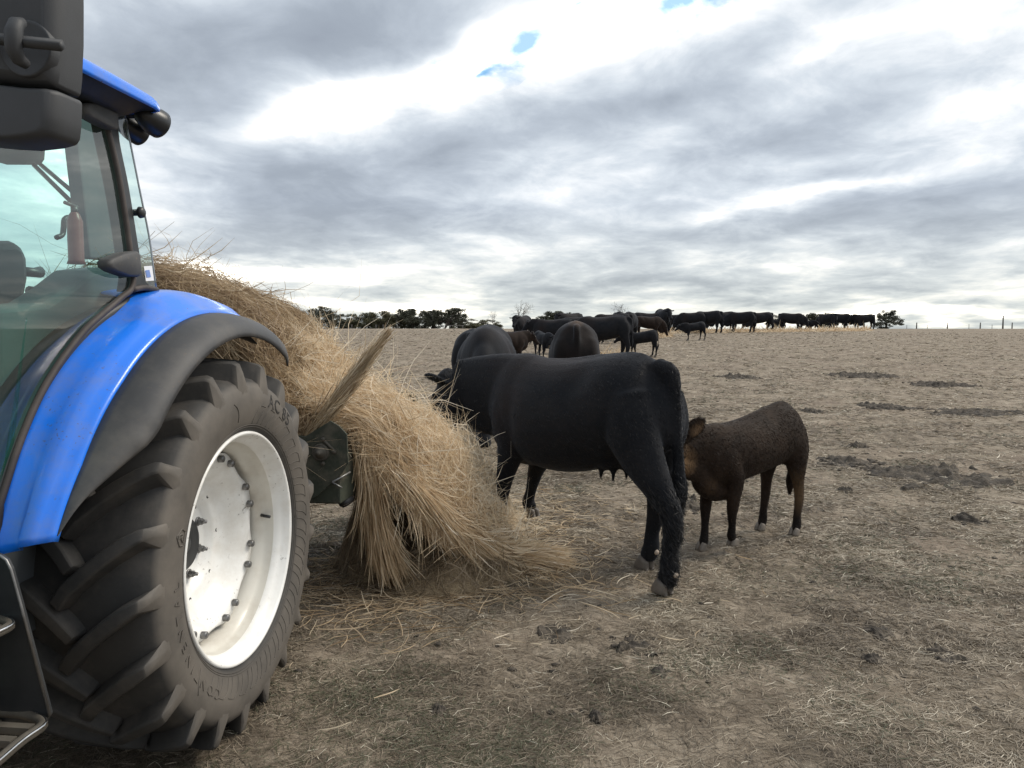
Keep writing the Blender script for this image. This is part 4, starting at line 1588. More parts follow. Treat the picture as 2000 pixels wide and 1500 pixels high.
def coat_mat(name, base, tip, bump_s=0.25, sheen=0.35, patches=None, sheen_tint=(0.55, 0.62, 0.75)):
    m, t, b = new_mat(name)
    v = objcoord(t)
    n1 = tnoise(t, v, 5.5, 6, 0.6, 0.4)
    n2 = tnoise(t, objcoord(t, (0.35, 1, 1.0)), 90, 4, 0.6, 0.3)
    f = M(t, 'ADD', M(t, 'MULTIPLY', n1, 0.7), M(t, 'MULTIPLY', n2, 0.3))
    col = ramp(t, f, [(0.36, base), (0.66, tip)])
    if patches:
        for (c, r, colr, amt) in patches:
            mp = N(t, 'ShaderNodeMapping', vector_type='TEXTURE')
            mp.inputs['Location'].default_value = c
            mp.inputs['Scale'].default_value = r
            tc = N(t, 'ShaderNodeTexCoord')
            L(t, tc.outputs['Object'], mp.inputs[0])
            gq = N(t, 'ShaderNodeTexGradient', gradient_type='SPHERICAL')
            L(t, mp.outputs[0], gq.inputs[0])
            k = M(t, 'MULTIPLY', M(t, 'MULTIPLY', gq.outputs['Fac'], M(t, 'ADD', 0.55, n1)), amt * 1.6, clamp=True)
            col = mixc(t, k, col, colr)
    L(t, col, b.inputs['Base Color'])
    b.inputs['Roughness'].default_value = 0.75
    b.inputs['Specular IOR Level'].default_value = 0.10
    b.inputs['Sheen Weight'].default_value = sheen
    b.inputs['Sheen Roughness'].default_value = 0.45
    b.inputs['Sheen Tint'].default_value = (*sheen_tint, 1)
    bump(t, b, n2, bump_s, 0.006)
    return m


mat_black_coat = coat_mat('black_coat', (0.0075, 0.0085, 0.0110), (0.0160, 0.0158, 0.0175), 0.5, 0.09, [((0.2, 0, 1.25), (0.9, 0.35, 0.16), (0.024, 0.016, 0.013), 0.5), ((0.45, 0.25, 0.95), (0.35, 0.3, 0.35), (0.017, 0.0125, 0.012), 0.5)])
mat_black_brown = coat_mat('rusty_black_coat', (0.008, 0.007, 0.007), (0.018, 0.0135, 0.012), 0.5, 0.1, [((-0.2, 0, 1.36), (0.9, 0.14, 0.12), (0.085, 0.055, 0.036), 0.8)])
mat_calf = coat_mat('dark_brown_calf_coat', (0.014, 0.0094, 0.0072), (0.036, 0.0230, 0.0158), 0.45, 0.08,
                    [((0.35, 0, 0.10), (0.35, 0.4, 0.26), (0.010, 0.008, 0.0075), 1.0), ((-0.45, 0, 0.08), (0.35, 0.4, 0.22), (0.012, 0.009, 0.008), 1.0), ((0.735, 0.13, 0.90), (0.09, 0.09, 0.07), (0.20, 0.13, 0.08), 0.8), ((0.80, 0.12, 0.66), (0.17, 0.22, 0.16), (0.19, 0.115, 0.060), 0.9), ((0.54, 0.16, 0.46), (0.13, 0.14, 0.15), (0.14, 0.085, 0.045), 0.6),
                     ((-0.20, 0.1, 0.45), (0.22, 0.2, 0.10), (0.15, 0.10, 0.055), 0.6), ((-0.42, 0.1, 0.36), (0.10, 0.2, 0.22), (0.12, 0.075, 0.04), 0.55)], (0.6, 0.55, 0.5))
mat_brown_cow = coat_mat('brown_cow_coat', (0.012, 0.0085, 0.007), (0.026, 0.0165, 0.012), 0.4, 0.12)
mat_hoof = simple('hoof_horn', (0.115, 0.098, 0.082), 0.6, 0, 0.25, 20, 0.2, 0.002, 90, dirt=(0.06, 0.05, 0.042))
mat_hoof_pale = simple('pale_hoof_horn', (0.16, 0.135, 0.11), 0.6, 0, 0.25, 20, 0.2, 0.002, 90, dirt=(0.10, 0.08, 0.065))
mat_eye = simple('eye_dark', (0.008, 0.007, 0.007), 0.12, 0, 0.05, 20)
mat_hair_black = strand_mat('black_hair', [(0, (0.004, 0.0045, 0.006)), (0.5, (0.012, 0.012, 0.013)), (0.8, (0.026, 0.025, 0.026)), (1, (0.060, 0.053, 0.048))], 0.5, 0.0)
mat_hair_brown = strand_mat('brown_hair', [(0, (0.009, 0.006, 0.0045)), (0.5, (0.024, 0.0155, 0.011)), (0.85, (0.052, 0.033, 0.023)), (1, (0.11, 0.072, 0.044))], 0.55, 0.15)
mat_tag = simple('pale_skin_patch', (0.42, 0.34, 0.27), 0.7, 0, 0.1, 12)


def coat_hair(me, n, ln, width, seed, lift=0.35, flow=(-0.75, 0, -0.65), grey=0.0, mask=None, tuft=None):
    """short lying hair over a skin mesh"""
    g = np.random.default_rng(seed)
    nv = len(me.vertices)
    co = np.empty(nv * 3, np.float32); me.vertices.foreach_get('co', co); co = co.reshape(-1, 3)
    no = np.empty(nv * 3, np.float32); me.vertices.foreach_get('normal', no); no = no.reshape(-1, 3)
    w = np.ones(nv) if mask is None else mask(co)
    i = g.choice(nv, n, p=w / w.sum())
    p = co[i] + g.normal(0, 0.006, (n, 3))
    nn = no[i]
    p = p - nn * ((p - co[i]) * nn).sum(1)[:, None]
    fl = np.asarray(flow, float)[None] + g.normal(0, 0.28, (n, 3))
    fl = fl - nn * (fl * nn).sum(1)[:, None]
    fl /= np.linalg.norm(fl, axis=1)[:, None] + 1e-6
    l_ = ln * g.uniform(0.5, 1.35, n)
    if tuft is not None:
        l_ = l_ * tuft(p)
    lf = lift * g.uniform(0.5, 1.5, n)
    d = fl + nn * lf[:, None]
    d /= np.linalg.norm(d, axis=1)[:, None]
    s = np.array([0, .5, 1.0])[None, :, None]
    P = (p - nn * 0.002)[:, None] + d[:, None] * l_[:, None, None] * s - nn[:, None] * (l_ * 0.18)[:, None, None] * s * s
    P[:, :, 2] -= (l_ * 0.12)[:, None] * s[..., 0] ** 2
    V, F, A = ribbons(P, width * g.uniform(.7, 1.3, n), seed, rnd=np.clip(g.normal(0.45 + grey, .22, n), 0, 1))
    return V, F, A


def finish_cow(name, me, info, mat, scale, loc, heading, hoof_mat, label, cat, group=None, hair=None, hair_mat=None, eyes=True, flexed=()):
    me.materials.clear()
    o = obj(name, me, mat)
    o.location = loc
    o.rotation_euler = (0, 0, heading)
    o.scale = (scale,) * 3
    tag(o, label, cat, group)
    if hoof_mat:
        for nm, (a, b) in info['feet'].items():
            d = b - a
            fw = np.array([1.0, 0, 0])
            if nm in flexed:
                g_ = hoof_geo(a, b + np.array([-0.010, 0, 0.0]), 0.9, np.array([-0.35, 0, -0.94]) * -0.0 + np.array([0.94, 0, -0.35]), down=np.array([-0.35, 0, -0.94]))
            else:
                g_ = hoof_geo(a, np.array([b[0], b[1], max(0.064, b[2])]), info.get('hs', 1.0), fw)
            mb = MB()
            for v, f in g_: mb.add(v, f)
            h = mb.build('hoof', hoof_mat, o)
    if eyes:
        S, pl, hd, hl, hu = info['S'], info['poll'], info['hd'], info['hl'], info['hu']
        for sg in (1, -1):
            mb = MB()
            c = pl + S * (hd * .158 + hl * sg * .112 + hu * .052)
            mb.lathe([(-.017, .002), (-.012, .013), (0, .018), (.012, .013), (.017, .001)], c, hd, hl, hu, 14)
            h = mb.build('eye', mat_eye, o)
    if hair is not None:
        strand_obj('coat_hair', [hair], hair_mat, o)
    return o


def clone_cow(src, loc, heading, scale, label, cat, group, mat=None):
    c = src.copy()
    COL.objects.link(c)
    c.location = loc
    c.rotation_euler = (0, 0, heading)
    c.scale = (scale,) * 3 if np.isscalar(scale) else scale
    c['label'] = label; c['category'] = cat
    if group: c['group'] = group
    elif 'group' in c.keys(): del c['group']
    if mat is not None:
        c.material_slots[0].link = 'OBJECT'
        c.material_slots[0].material = mat
    for ch in src.children:
        d = ch.copy()
        COL.objects.link(d)
        d.parent = c
    return c


# the near cow ---------------------------------------------------------------
HO = np.array([0.455, 5.30])
HH = np.array([-0.616, 0.788])
hA = math.atan2(HH[1], HH[0])
HS = 1.03
neck = [(0.42, 0, 1.04), (0.68, 0.02, 1.05), (0.98, 0.06, 1.05), (1.26, 0.10, 1.06)]
me, info = cow_mesh(0.0135, dict(HL=(-0.33, 0.02, 0, 0), HR=(0.04, 0.08, 0, 0), FL=(0.12, 0.02, 0, 0), FR=(0.25, -0.04, 0.035, 1.0)),
                    neck, ((0.30, 0.36, -0.88), (-0.35, 0.93, 0.2)), udder=0.5, tail_sway=-0.03, smooth=12, belly=0.05, legw=1.10, sx=0.99, sy=0.95, bony=0.8, headscale=1.22)
info['hs'] = 1.1
hv, hf, ha_ = coat_hair(me, 90000, 0.020, 0.0020, 3, 0.24, tuft=lambda p: 1 + 1.6 * np.exp(-((p[:, 0] - 1.26) / .10) ** 2 - ((p[:, 2] - 1.24) / .08) ** 2) - 0.5 * (p[:, 2] < .6) * (p[:, 0] > -.86) + 1.5 * ((p[:, 0] < -.82) & (p[:, 2] < .62)))
near_cow = finish_cow('cow', me, info, mat_black_coat, HS, (HO[0], HO[1], 0.0), hA, mat_hoof,
                      'large black cow in the middle with its head in the hay beside the tractor', 'cow', None, (hv, hf, ha_), mat_hair_black, True, ('FR',))
# pale dew claw patches on the hind pasterns
for nm in ('HL', 'HR'):
    a, b = info['feet'][nm]
    mb = MB()
    mb.lathe([(-.012, .002), (-.008, .014), (0, .018), (.008, .013), (.012, .001)], a + np.array([-.052, .004, -.005]), (1, 0, 0), (0, 1, 0), (0, 0, 1), 12)
    mb.build('dew_claw', mat_tag, near_cow)
a, b = info['feet']['FR']
mb = MB()
mb.lathe([(-.012, .002), (-.008, .012), (0, .016), (.008, .011), (.012, .001)], a + np.array([-.05, .012, .0]), (1, 0, 0), (0, 1, 0), (0, 0, 1), 12)
mb.build('dew_claw', mat_tag, near_cow)

# the calf beside her ----------------------------------------------------------
CO = np.array([1.715, 5.47])
CH = np.array([-0.80, -0.60])
neck = [(0.36, 0, 0.76), (0.52, 0.0, 0.755), (0.66, 0.0, 0.765), (0.80, 0.01, 0.80)]
me, info = cow_mesh(0.011, dict(HL=(-0.02, 0.0, 0, 0), HR=(0.06, -0.02, 0, 0), FL=(-0.06, -0.05, 0.02, 0.5), FR=(0.10, 0.06, 0, 0)),
                    neck, ((0.86, 0.06, -0.50), (-0.06, 0.99, 0.02)), tail_sway=-0.02, sx=0.64, sz=0.735, sy=0.66, legw=0.88, uleg=0.76, smooth=10, headscale=0.74, ear_droop=-0.35, ear_back=0.9, ear_size=1.5, torso=CALF_TORSO)
info['hs'] = 0.72
hv, hf, ha_ = coat_hair(me, 90000, 0.021, 0.0018, 5, 0.26, tuft=lambda p: 0.45 + 0.55 * np.clip((p[:, 2] - .25) / .25, 0, 1))
calf = finish_cow('calf', me, info, mat_calf, 1.0, (CO[0], CO[1], 0.0), math.atan2(CH[1], CH[0]), mat_hoof_pale,
                  'dark brown calf with tan jaw standing behind the near cow', 'calf', None, (hv, hf, ha_), mat_hair_brown, True)

# herd --------------------------------------------------------------------------
HERD = 'black cattle of the herd at the far hay trail'


def proto(legs, neck, head, name, voxel=0.026, **kw):
    kw.setdefault('legw', 1.25); kw.setdefault('bony', 1.0)
    me, info = cow_mesh(voxel, legs, neck, head, smooth=4, **kw)
    return me, info


neck_dn = [(0.50, 0, 1.06), (0.74, 0, 0.98), (0.94, 0, 0.84), (1.08, 0, 0.66)]
head_dn = ((0.34, 0, -0.94), (0, 1, 0))
neck_lv = [(0.48, 0, 1.07), (0.70, 0, 1.10), (0.90, 0, 1.14), (1.04, 0, 1.19)]
head_lv = ((0.66, 0.10, -0.74), (-0.1, 0.99, 0))
P_graze = proto(dict(HL=(-0.10, 0, 0, 0), HR=(0.12, 0, 0, 0), FL=(0.10, 0, 0, 0), FR=(-0.08, 0, 0, 0)), neck_dn, head_dn, 'g')
P_graze2 = proto(dict(HL=(0.10, 0, 0, 0), HR=(-0.08, 0, 0, 0), FL=(-0.05, 0, 0, 0), FR=(0.12, 0, 0, 0)), [(0.50, 0, 1.06), (0.74, 0.03, 0.99), (0.95, 0.10, 0.88), (1.08, 0.17, 0.74)], ((0.36, 0.22, -0.9), (-0.25, 0.97, 0)), 'g2', belly=0.04)
P_stand = proto(dict(HL=(-0.05, 0, 0, 0), HR=(0.06, 0, 0, 0), FL=(0.05, 0, 0, 0), FR=(-0.03, 0, 0, 0)), neck_lv, head_lv, 's')
P_calf = proto(dict(HL=(-0.08, 0, 0, 0), HR=(0.10, 0, 0, 0), FL=(0.05, 0, 0, 0), FR=(-0.06, 0, 0, 0)), [(0.36, 0, 0.80), (0.54, 0.0, 0.80), (0.70, 0.0, 0.78), (0.82, 0.0, 0.76)], ((0.75, 0.0, -0.66), (0, 1, 0)), 'c', sx=0.68, sz=0.735, sy=0.70, legw=0.95, uleg=0.82, headscale=0.70, torso=CALF_TORSO)


def first(P, name, mat, hoof, label, cat, group, scale, loc, heading, eyes=False):
    return finish_cow(name, P[0], P[1], mat, scale, loc, heading, hoof, label, cat, group, None, None, eyes)


def spot(px, dist):
    """place at a distance in the direction of a photo column"""
    d = view_dir(px, 650)
    x, y = d[0] / d[1] * dist, dist
    return (x, y, float(terrain(x, y)))


protos = {}
SRC = dict(g=(P_graze, 'cow'), h=(P_graze2, 'cow'), s=(P_stand, 'cow'), c=(P_calf, 'calf'))


def herd(kind, px, dist, face, label, scale=1.0, mat=None, eyes=False):
    """face: heading in degrees seen from the camera: 0 = towards the right, 90 = away, 180 = left, 270 = at the camera"""
    P, name = SRC[kind]
    loc = spot(px, dist)
    h = R(face) - math.atan2(loc[0], loc[1])
    cat = name
    if kind not in protos:
        o = first(P, name, mat or mat_black_coat, mat_hoof, label, cat, HERD, scale, loc, h, True)
        if mat is not None:
            pass
        protos[kind] = o
        return o
    return clone_cow(protos[kind], loc, h, scale, label, cat, HERD, mat or mat_black_coat)


herd('g', 952, 9.8, 268, 'black cow facing us with lowered head, just past the near cow\'s neck', 1.14)
herd('h', 936, 12.0, 80, 'black cow mostly hidden behind the head down cow nearest the hay', 1.06)
herd('s', 988, 24.0, 20, 'dark brown cow with its head beyond the head down cow\'s flank', 0.80, mat_brown_cow)
herd('h', 1122, 11.6, 92, 'black cow with rusty spine seen from behind over the near cow\'s back', 1.15, mat_black_brown)
herd('c', 1060, 27.0, 295, 'black calf facing us with hay in its mouth', 0.98, None)
herd('s', 1084, 30.0, 160, 'grey black cow standing right behind the hay chewing calf', 1.0)
herd('g', 1180, 26.5, 168, 'big black cow side on with hay on the ground under its belly', 1.12)
herd('c', 1256, 28.0, 168, 'black calf at the rump of the big side on cow', 0.98)
herd('s', 1021, 36.5, 250, 'black cow standing apart in front of the bare grey tree', 1.0)
herd('g', 1131, 34.0, 150, 'black cow showing only its back between two nearer cows', 1.0)
herd('s', 1116, 41.0, 230, 'tall black cow whose head rises above the herd', 1.06)
herd('g', 1198, 37.0, 185, 'black cow whose back shows above the big side on cow', 1.06)
herd('h', 1206, 43.0, 100, 'black cow rump highest in the middle cluster', 1.1)
herd('g', 1231, 40.0, 80, 'black cow seen from behind at the right of the middle cluster', 1.1)
herd('h', 1262, 46.0, 10, 'black cow side on above the dark brown cow', 1.05)
herd('g', 1264, 43.0, 15, 'dark brown cow with thin legs beside the tall cow facing us', 0.92, mat_brown_cow)
herd('s', 1294, 46.0, 285, 'tall black cow facing us with pale hay at its legs', 1.22)
herd('g', 1322, 55.0, 170, 'black cow half hidden behind the tall cow facing us', 0.95)
herd('g', 1352, 52.0, 184, 'black cow with sloping back behind the lone walking calf', 1.05)
herd('c', 1357, 40.0, 200, 'lone black calf standing closer to us than the row of cows', 0.98)
herd('h', 1384, 52.0, 160, 'black cow with flat back at the left of the hay row', 1.12)
herd('g', 1414, 57.5, 205, 'black cow second in the row along the hay trail', 1.10)
herd('h', 1449, 53.5, 172, 'black cow third in the row along the hay trail', 1.08)
herd('g', 1485, 56.0, 196, 'black cow at the right end of the tight hay row', 1.06)
herd('c', 1521, 63.0, 170, 'small black calf in the gap right of the hay row', 0.95)
herd('h', 1543, 58.0, 355, 'black cow in the gap with its head turned right to the hay', 1.02)
herd('c', 1575, 58.0, 350, 'black calf with lowered head reaching right', 0.88)
herd('g', 1616, 64.0, 140, 'black cow leftmost of the far right group', 1.02)
herd('h', 1638, 67.0, 5, 'black cow second from the left in the far right group', 1.06)
herd('g', 1662, 71.0, 335, 'low black cow third in the far right group', 0.98)
herd('s', 1688, 66.0, 200, 'black cow standing at the right end of the herd', 1.0)
# ---------------------------------------------------------------- hay and the bale feeder
def tw_arr(P):
    """tractor frame -> world, array"""
    P = np.asarray(P, float)
    return T_O + P[..., 0:1] * T_N + P[..., 1:2] * T_B + P[..., 2:3] * np.array([0, 0, 1.0])


class Surf:
    """smooth sheet through a small grid of control points; s runs along the flow, t across"""

    def __init__(self, ctrl, ns=60, nt=40, lump=0.03, seed=1, freq=3.0):
        C = np.asarray(ctrl, float)             # (rows across t, cols along s, 3)
        A = np.stack([spline(r, ns) for r in C], 0)
        tt = np.linspace(0, 1, C.shape[0])
        self.G = np.stack([cubic(tt, A[:, i], np.linspace(0, 1, nt)) for i in range(ns)], 1)   # (nt, ns, 3)
        self.norm()
        if lump:
            self.G = self.G + self.Nn * (lump * fbm(self.G * freq, 3, seed))[..., None]
            self.norm()
        self.ns, self.nt = ns, nt

    def norm(self):
        ds = np.gradient(self.G, axis=1); dt = np.gradient(self.G, axis=0)
        n = np.cross(ds, dt)
        self.Nn = n / (np.linalg.norm(n, axis=-1, keepdims=True) + 1e-9)

    def at(self, s, t, arr=None):
        G = self.G if arr is None else arr
        x = np.clip(s, 0, 1) * (self.ns - 1.001); y = np.clip(t, 0, 1) * (self.nt - 1.001)
        i, j = x.astype(int), y.astype(int)
        fx, fy = (x - i)[..., None], (y - j)[..., None]
        return (G[j, i] * (1 - fx) + G[j, i + 1] * fx) * (1 - fy) + (G[j + 1, i] * (1 - fx) + G[j + 1, i + 1] * fx) * fy

    def straw(self, n, seed, lmin, lmax, w, spread=0.5, out=0.03, lift=0.05, srange=(0, 1), trange=(0, 1), base=0.5, K=6, sign=1, bias=None, curl=0.15, sag=0.0):
        g = np.random.default_rng(seed)
        s0 = g.uniform(*srange, n); t0 = g.uniform(*trange, n)
        ls = np.linalg.norm(np.diff(self.G[self.nt // 2], axis=0), axis=1).sum()
        lt = np.linalg.norm(np.diff(self.G[:, self.ns // 2], axis=0), axis=1).sum()
        ln = g.uniform(lmin, lmax, n)
        th = g.normal(0, spread, n) + (0 if bias is None else bias)
        th = th + np.where(g.random(n) < 0.5, np.pi, 0)
        k = np.linspace(-0.5, 0.5, K)[None]
        cur = g.normal(0, curl, n)[:, None]
        s = s0[:, None] + ln[:, None] * (np.cos(th)[:, None] * k - np.sin(th)[:, None] * cur * k * k * 4) / ls
        t = t0[:, None] + ln[:, None] * (np.sin(th)[:, None] * k + np.cos(th)[:, None] * cur * k * k * 4) / lt
        P = self.at(s, t); Nn = self.at(s, t, self.Nn) * sign
        h = g.uniform(-0.004, out, n)[:, None] + g.exponential(lift, n)[:, None] * (k + 0.5) ** 2 * (g.random(n) < 0.35)[:, None] + g.normal(0, 0.004, (n, K))
        # parts that run off the sheet carry straight on
        over = (np.clip(s, 0, 1) - s)[..., None] * ls
        ds = self.at(np.clip(s, 0, 1), t, np.gradient(self.G, axis=1)); ds /= np.linalg.norm(ds, axis=-1, keepdims=True) + 1e-9
        ov2 = (np.clip(t, 0, 1) - t)[..., None] * lt
        dt = self.at(s, np.clip(t, 0, 1), np.gradient(self.G, axis=0)); dt /= np.linalg.norm(dt, axis=-1, keepdims=True) + 1e-9
        P = P + Nn * h[..., None] - ds * over - dt * ov2
        P[..., 2] -= sag * (abs(over[..., 0]) + abs(ov2[..., 0]))
        P[..., 2] = np.maximum(P[..., 2], 0.006)
        ww = w * g.uniform(0.6, 1.5, n)
        patch = fbm(self.at(s0, t0) * 4.0, 2, seed + 3)
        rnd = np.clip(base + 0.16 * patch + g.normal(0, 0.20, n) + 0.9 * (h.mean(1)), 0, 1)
        return ribbons(tw_arr(P), ww, seed, rnd=rnd)

    def mesh(self, mb, off=-0.015, thick=0.0):
        V = tw_arr(self.G + self.Nn * off)
        nt, ns = self.nt, self.ns
        F = [(j * ns + i, j * ns + i + 1, (j + 1) * ns + i + 1, (j + 1) * ns + i) for j in range(nt - 1) for i in range(ns - 1)]
        mb.add(V.reshape(-1, 3), F)
        return mb


def thing_mesh(mb, name, mat, label, cat, group=None):
    o = mb.build(name, mat)
    tag(o, label, cat, group)
    return o


# feeder: green end plates, bed and frame --------------------------------------
feeder = empty('bale_feeder', t_world(-0.4, 1.15, 0), math.atan2(T_N[1], T_N[0]))
tag(feeder, 'mud spattered green bale feeder carrying the hay behind the rear wheel', 'bale feeder')
FO = np.array([-0.4, 1.15, 0.0])
def fT(V): return np.asarray(V) - FO
VF = 1.15
pl = [fore(px, py, VF) for px, py in ((560, 850), (597, 852), (645, 822), (662, 832), (677, 848), (680, 905), (668, 925), (640, 950), (622, 968), (608, 975), (560, 975))]
mb = MB()
n = len(pl)
V = [(u, VF, z) for u, z in pl] + [(u, VF + 0.014, z) for u, z in pl]
mb.add(V, [tuple(range(n)), tuple(range(2 * n - 1, n - 1, -1))] + [(k, n + k, n + (k + 1) % n, (k + 1) % n) for k in range(n)], False)
sp = mb.build('side_plate', mat_green, feeder, 0.002, T=fT)
b0 = fore(627, 883, VF)
def boltm(name, px, py, rad, dep, seg=24, par=sp, mat=mat_mud_steel, prof=None):
    c = fore(px, py, VF)
    m_ = MB()
    m_.lathe(prof or [(0.0, rad), (-dep, rad * 0.92), (-dep * 1.05, 0.0)], np.array([c[0], VF, c[1]]), (0, 1, 0), (1, 0, 0), (0, 0, 1), seg)
    return m_.build(name, mat, par, T=fT)
boltm('bearing', 627, 883, 0.05, 0.03, 32, prof=[(0.0, .047), (-.012, .046), (-.016, .040), (-.012, .034), (-.020, .032), (-.024, .024), (-.034, .022), (-.036, .013), (-.050, .012), (-.052, 0.0)])
for px, py in ((632, 858), (653, 882), (631, 905)): boltm('bolt', px, py, 0.013, 0.014, 6)
for px, py in ((626, 933), (648, 896), (669, 892), (651, 920)): boltm('plate_hole', px, py, 0.007, -0.0006, 14, mat=mat_dark)
mb = MB()
c1, c2 = fore(630, 857, VF), fore(656, 882, VF)
mb.tube([(c1[0], VF - 0.006, c1[1]), (c2[0], VF - 0.006, c2[1])], 0.008, 6)
mb.build('bearing_strap', mat_mud_steel, sp, T=fT)
mb = MB()
mb.box((-0.95, VF + 0.02, 0.60), (-0.02, 2.7, 0.86))
mb.build('feeder_bed', mat_green, feeder, 0.01, T=fT)
mb = MB()
for u in (-0.05, -0.5):
    mb.tube([(u, 1.3, 0.58), (u, 2.7, 0.58)], 0.03, 8)
mb.build('frame_rail', mat_dark, feeder, T=fT)
mb = MB()
a1, a2, a3 = fore(684, 922, 1.22), fore(649, 942, 1.12), fore(668, 953, 1.12)
mb.tube([(a1[0], 1.22, a1[1]), (a2[0], 1.12, a2[1])], 0.006, 6)
mb.tube([(a2[0], 1.12, a2[1]), (a3[0], 1.12, a3[1])], 0.005, 6)
mb.build('locking_pin', mat_steel, feeder, T=fT)
# far end plate sticking out of the hay
pl = [(.02, 1.02), (.10, 1.12), (.22, 1.12), (.30, 1.00), (.26, .84), (.02, .8)]
mb = MB()
n = len(pl)
VE = 2.75
c_ = np.array([fore(px, py, VE) for px, py in ((758, 772), (778, 766), (800, 764), (816, 776), (816, 830), (750, 830))])
V = [(u, VE, z) for u, z in c_] + [(u, VE + 0.02, z) for u, z in c_]
mb.add(V, [tuple(range(n)), tuple(range(2 * n - 1, n - 1, -1))] + [(k, n + k, n + (k + 1) % n, (k + 1) % n) for k in range(n)], False)
mb.build('side_plate', mat_green, feeder, 0.003, T=fT)

# bale ---------------------------------------------------------------------------
BC, BR = np.array([-1.15, 1.0]), 0.80
th = np.linspace(R(215), R(-45), 12)
def brow(v, r):
    out = []
    for a in th:
        rr = r + (0.10 * math.exp(-((math.degrees(a) - 112) / 22) ** 2)) + (0.05 * math.exp(-((math.degrees(a) - 0) / 25) ** 2))
        out.append((BC[0] + rr * math.cos(a), v, BC[1] + rr * math.sin(a)))
    return out
S_b = Surf([brow(1.16, BR - 0.10), brow(1.24, BR), brow(1.55, BR + 0.01), brow(1.9, BR), brow(2.15, BR - 0.02), brow(2.24, BR - 0.12)], 90, 36, 0.045, 4, 3.2)
mb = MB()
S_b.mesh(mb, 0.0)
# end faces
def endface(v, dv):
    q = S_b.G[0 if dv < 0 else -1]
    c = np.array([BC[0], v, BC[1]])
    rings = [c + (q - c) * f + np.array([0, dv * (1 - f) * 0.3, 0]) for f in np.linspace(1, 0.04, 12)]
    return rings
for v, dv in ((1.16, -0.03), (2.24, 0.03)):
    rg = endface(v, dv)
    n = len(rg[0])
    V = tw_arr(np.vstack(rg))
    F = [(i * n + k, i * n + k + 1, (i + 1) * n + k + 1, (i + 1) * n + k) for i in range(11) for k in range(n - 1)]
    if dv > 0: F = [f[::-1] for f in F]
    mb.add(V, F)
bale = thing_mesh(mb, 'hay_bale', mat_hay_base, 'big round hay bale sitting behind the tractor cab and blue fender', 'hay bale')
class Face(Surf):
    def __init__(self, rg):
        self.G = np.stack(rg, 0); self.norm(); self.nt, self.ns = self.G.shape[:2]
packs = []
sg = 1 if (S_b.Nn[18, 45] @ (S_b.G[18, 45] - np.array([BC[0], S_b.G[18, 45][1], BC[1]]))) > 0 else -1
packs.append(S_b.straw(11000, 11, 0.12, 0.42, 0.0036, 0.5, 0.035, 0.05, base=0.48, sign=sg, curl=0.5))
packs.append(S_b.straw(1500, 12, 0.10, 0.30, 0.0034, 1.0, 0.05, 0.07, srange=(0.05, 0.75), base=0.45, sign=sg, curl=0.7))
packs.append(S_b.straw(900, 14, 0.08, 0.24, 0.0034, 1.2, 0.11, 0.08, srange=(0.33, 0.50), base=0.45, sign=sg, curl=0.8))
Ff = Face(endface(1.16, -0.03))
sf = 1 if Ff.Nn[5, 40][1] < 0 else -1
packs.append(Ff.straw(5200, 13, 0.10, 0.36, 0.0042, 0.5, 0.03, 0.05, base=0.42, sign=sf, curl=0.6))
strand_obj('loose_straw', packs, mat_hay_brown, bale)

# swath peeling off the bale, over the feeder, down to the ground ----------------------
ctrl = [
    [(-.52, 1.36, 1.42), (-.34, 1.36, 1.20), (-.15, 1.40, 1.06), (.03, 1.47, .93), (.24, 1.58, .66), (.48, 1.74, .32), (.76, 1.92, .11), (1.02, 2.05, .04)],
    [(-.46, 1.65, 1.46), (-.28, 1.66, 1.24), (-.08, 1.70, 1.10), (.12, 1.76, .97), (.33, 1.86, .70), (.55, 1.97, .37), (.76, 2.06, .13), (.95, 2.12, .03)],
    [(-.46, 2.00, 1.46), (-.28, 2.02, 1.22), (-.06, 2.06, 1.10), (.16, 2.10, 1.01), (.36, 2.16, .77), (.53, 2.24, .45), (.69, 2.32, .16), (.80, 2.38, .02)],
    [(-.52, 2.30, 1.38), (-.36, 2.36, 1.16), (-.12, 2.42, 1.0), (.10, 2.47, .91), (.28, 2.51, .69), (.44, 2.57, .39), (.58, 2.64, .13), (.67, 2.70, .01)],
    [(-.56, 2.42, 1.15), (-.40, 2.52, .95), (-.16, 2.58, .72), (.00, 2.60, .60), (.16, 2.64, .40), (.32, 2.70, .20), (.46, 2.78, .06), (.56, 2.84, .0)],
]
S_s = Surf(ctrl, 80, 46, 0.045, 9, 4.0)
mb = MB()
S_s.mesh(mb, -0.02)
sw = thing_mesh(mb, 'hay_swath', mat_hay_base, 'thick golden sheet of hay sliding off the feeder to the ground', 'hay')
sgn = 1 if S_s.Nn[20, 40][2] > 0 else -1
packs = []
packs.append(S_s.straw(19000, 21, 0.10, 0.34, 0.0034, 0.8, 0.045, 0.05, base=0.62, sign=sgn, curl=0.5))
packs.append(S_s.straw(4200, 22, 0.08, 0.32, 0.0034, 1.1, 0.07, 0.10, base=0.72, sign=sgn, curl=0.7))
packs.append(S_s.straw(6500, 23, 0.22, 0.60, 0.0034, 0.16, 0.055, 0.03, trange=(-0.02, 0.16), srange=(0.25, 1.03), base=0.42, sign=sgn, curl=0.25, sag=0.2))
packs.append(S_s.straw(1800, 24, 0.12, 0.34, 0.0036, 0.7, 0.05, 0.06, trange=(0.5, 1.0), base=0.7, sign=sgn, curl=0.5))
strand_obj('loose_straw', packs, mat_hay, sw)


